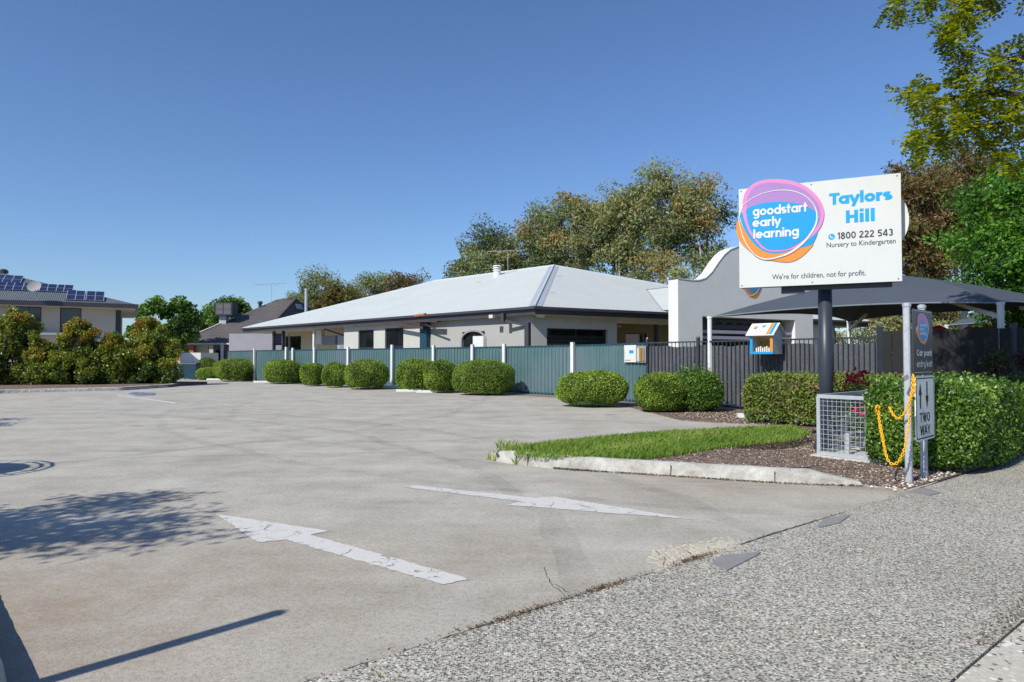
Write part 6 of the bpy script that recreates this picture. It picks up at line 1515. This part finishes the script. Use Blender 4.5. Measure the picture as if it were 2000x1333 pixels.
for px in (428, 402):
    b = MB(); x = at(px, 700, TD - 4)[0]; b.box(x - .12, x + .12, TD - .6, TD - .4, 0, Ez - .02); mk('verandah_post', b, M['postwhite'], th)
def on_main(px, py):
    n_ = np.cross(hipc - lft, ridR - lft); r = np.array(ray(px, py)); o_ = np.array([0, 0, EYE]); return o_ + r * (np.dot(n_, lft - o_) / np.dot(n_, r))
q = on_main(437, 630); b = MB(); b.box(q[0] - .35, q[0] + .35, q[1] - .3, q[1] + .3, q[2] - .6, q[2] + .7); mk('cooler_duct', b, M['galv'], th)
kz = q[1] / F; b = MB(); cw = 17 * kz; zb = EYE + (700 - 617) * kz; zt2 = EYE + (700 - 592) * kz; b.box(q[0] - cw + .25, q[0] + cw + .25, q[1] - .7, q[1] + .7, zb, zt2)
co = mk('evaporative_cooler', b, M['darkmetal'], th); b = MB()
for k_ in range(9):
    z = zb + .12 + k_ * (zt2 - zb - .2) / 9; b.box(q[0] + .25 - cw * .8, q[0] + .25 - .05, q[1] - .74, q[1] - .70, z, z + .05); b.box(q[0] + .3, q[0] + .25 + cw * .85, q[1] - .74, q[1] - .70, z, z + .05)
mk('cooler_louvres', b, M['blind'], co)
q = on_main(508, 599); b = MB(); b.tube([tuple(q - [0, 0, .4]), tuple(q + [0, 0, .3])], .17, 10); b.tube([tuple(q + [0, 0, .3]), tuple(q + [0, 0, .55])], [.28, .24], 12); mk('roof_vent', b, M['darkmetal'], th)
q = on_main(530, 592); antenna(th, tuple(q), 36 * q[1] / F, 1.15, 0.1)
q = np.array(at(598, 610, TD + 5)); b = MB(); b.tube([tuple(q - [0, 0, 1.2]), tuple(q + [0, 0, 43 * q[1] / F])], .17, 12); b.tube([tuple(q + [0, 0, 43 * q[1] / F]), tuple(q + [0, 0, 45.5 * q[1] / F])], [.2, .2], 12); mk('flue', b, M['galv'], th)
n_ = np.cross(bk_r - hipc, ridR - hipc); r = np.array(ray(583, 600)); o_ = np.array([0, 0, EYE]); q = o_ + r * (np.dot(n_, hipc - o_) / np.dot(n_, r))
n_ = n_ / np.linalg.norm(n_); n_ = n_ if n_[2] > 0 else -n_; e1 = np.cross([0, 0, 1.0], n_); e1 /= np.linalg.norm(e1); e2 = np.cross(n_, e1)
b = MB(); b.obox(tuple(q), tuple(e1), tuple(e2), tuple(n_), -.55, .55, -.3, .3, .05, .12); mk('skylight', b, M['galv'], th); b = MB(); b.obox(tuple(q), tuple(e1), tuple(e2), tuple(n_), -.48, .48, -.24, .24, .121, .14); mk('skylight_glass', b, M['solar'], th)
# second small tiled roof at left
th2 = thing('tiled_house', 'small grey tiled roof just left of the cooler house', 'house', at(340, 700, 76)[:2] + (0,))
z0_ = at(340, 672, 76)[2]; z1_ = at(352, 636, 80)[2]; xl = at(300, 700, 76)[0]; xr = at(400, 700, 76)[0] + 3
b = MB(); rface(b, [(xl, 75, z0_), (xr, 75, z0_), (xr - 3, 80, z1_), (at(352, 700, 80)[0], 80, z1_)], (xl, 75), us, vs_); rface(b, [(xl, 85, z0_), (xl, 75, z0_), (at(352, 700, 80)[0], 80, z1_)], (xl, 75), vs_, us); rface(b, [(xr, 85, z0_), (xl, 85, z0_), (at(352, 700, 80)[0], 80, z1_), (xr - 3, 80, z1_)], (xl, 85), us, vs_); mk('roof', b, M['tiles'], th2)
b = MB(); b.box(xl + .4, xr - .4, 75.5, 84.5, 0, z0_ - .02); mk('wall', b, M['beige'], th2)
# driveway end: pale roller door wall, bins, gate post
x0, x1 = at(352, 700, 50)[0], at(392, 700, 50)[0]
gd = thing('garage', 'pale garage front at the end of the drive beside the bins', 'garage', ((x0 + x1) / 2, 50, 0))
b = MB(); b.box(x0, x1, 50, 53, 0, 1.8); mk('wall', b, M['white'], gd); b = MB()
for k_ in range(6): b.box(x0 + .15, x1 - .6, 49.96, 49.99, .05 + k_ * .24, .26 + k_ * .24)
mk('roller_door', b, M['greyrender'], gd)
def binn(px, D0, lab, m_='teal'):
    x = (px - 1000) / F * D0; T = thing('wheelie_bin', lab, 'bin', (x, D0, 0), 'bins at the drive end')
    b = MB(); b.add([(x - .24, D0 - .28, .05), (x + .24, D0 - .28, .05), (x + .24, D0 + .25, .05), (x - .24, D0 + .25, .05), (x - .3, D0 - .36, 1.0), (x + .3, D0 - .36, 1.0), (x + .3, D0 + .34, 1.0), (x - .3, D0 + .34, 1.0)], [(3, 2, 1, 0), (4, 5, 6, 7), (0, 1, 5, 4), (1, 2, 6, 5), (2, 3, 7, 6), (3, 0, 4, 7)]); mk('body', b, M[m_], T)
    b = MB(); b.add([(x - .32, D0 - .4, 1.002), (x + .32, D0 - .4, 1.002), (x + .32, D0 + .36, 1.002), (x - .32, D0 + .36, 1.002), (x - .3, D0 - .36, 1.06), (x + .3, D0 - .36, 1.06), (x + .3, D0 + .36, 1.1), (x - .3, D0 + .36, 1.1)], [(0, 1, 5, 4), (4, 5, 6, 7), (1, 2, 6, 5), (2, 3, 7, 6), (3, 0, 4, 7), (0, 3, 2, 1)]); mk('lid', b, M['darkmetal'], T)
    for sx in (-.2, .2):
        b = MB(); b.tube([(x + sx - .03, D0 + .3, .1), (x + sx + .03, D0 + .3, .1)], .1, 10); mk('wheel', b, M['black'], T)
    return T
bn = binn(379, 45, 'dark teal wheelie bin against the pale garage, right of the two')
copy_thing(bn, (bn.location.x - .8, bn.location.y + .6, 0), 'dark teal wheelie bin against the pale garage, left of the two')
q = G(337, 752); b = MB(); b.box(q[0] - .12, q[0] + .12, q[1] - .12, q[1] + .12, 0, 1.15); b.box(q[0] - .15, q[0] + .15, q[1] - .15, q[1] + .15, 1.152, 1.22)
tmk('brick_pillar', b, M['brick'], 'low brick pillar at the driveway end of the copper shrubs', 'pillar')
q = G(483, 745); b = MB(); b.box(q[0] - .16, q[0] + .16, q[1] - .1, q[1] + .1, 0, .55); b.box(q[0] - .22, q[0] + .4, q[1] - .16, q[1] + .16, .552, .64)
tmk('garden_bollard', b, M['green_box'], 'short green timber post beside the far left bushes', 'bollard')
print('objects', len(bpy.data.objects), 'verts', sum(len(m_.vertices) for m_ in bpy.data.meshes))
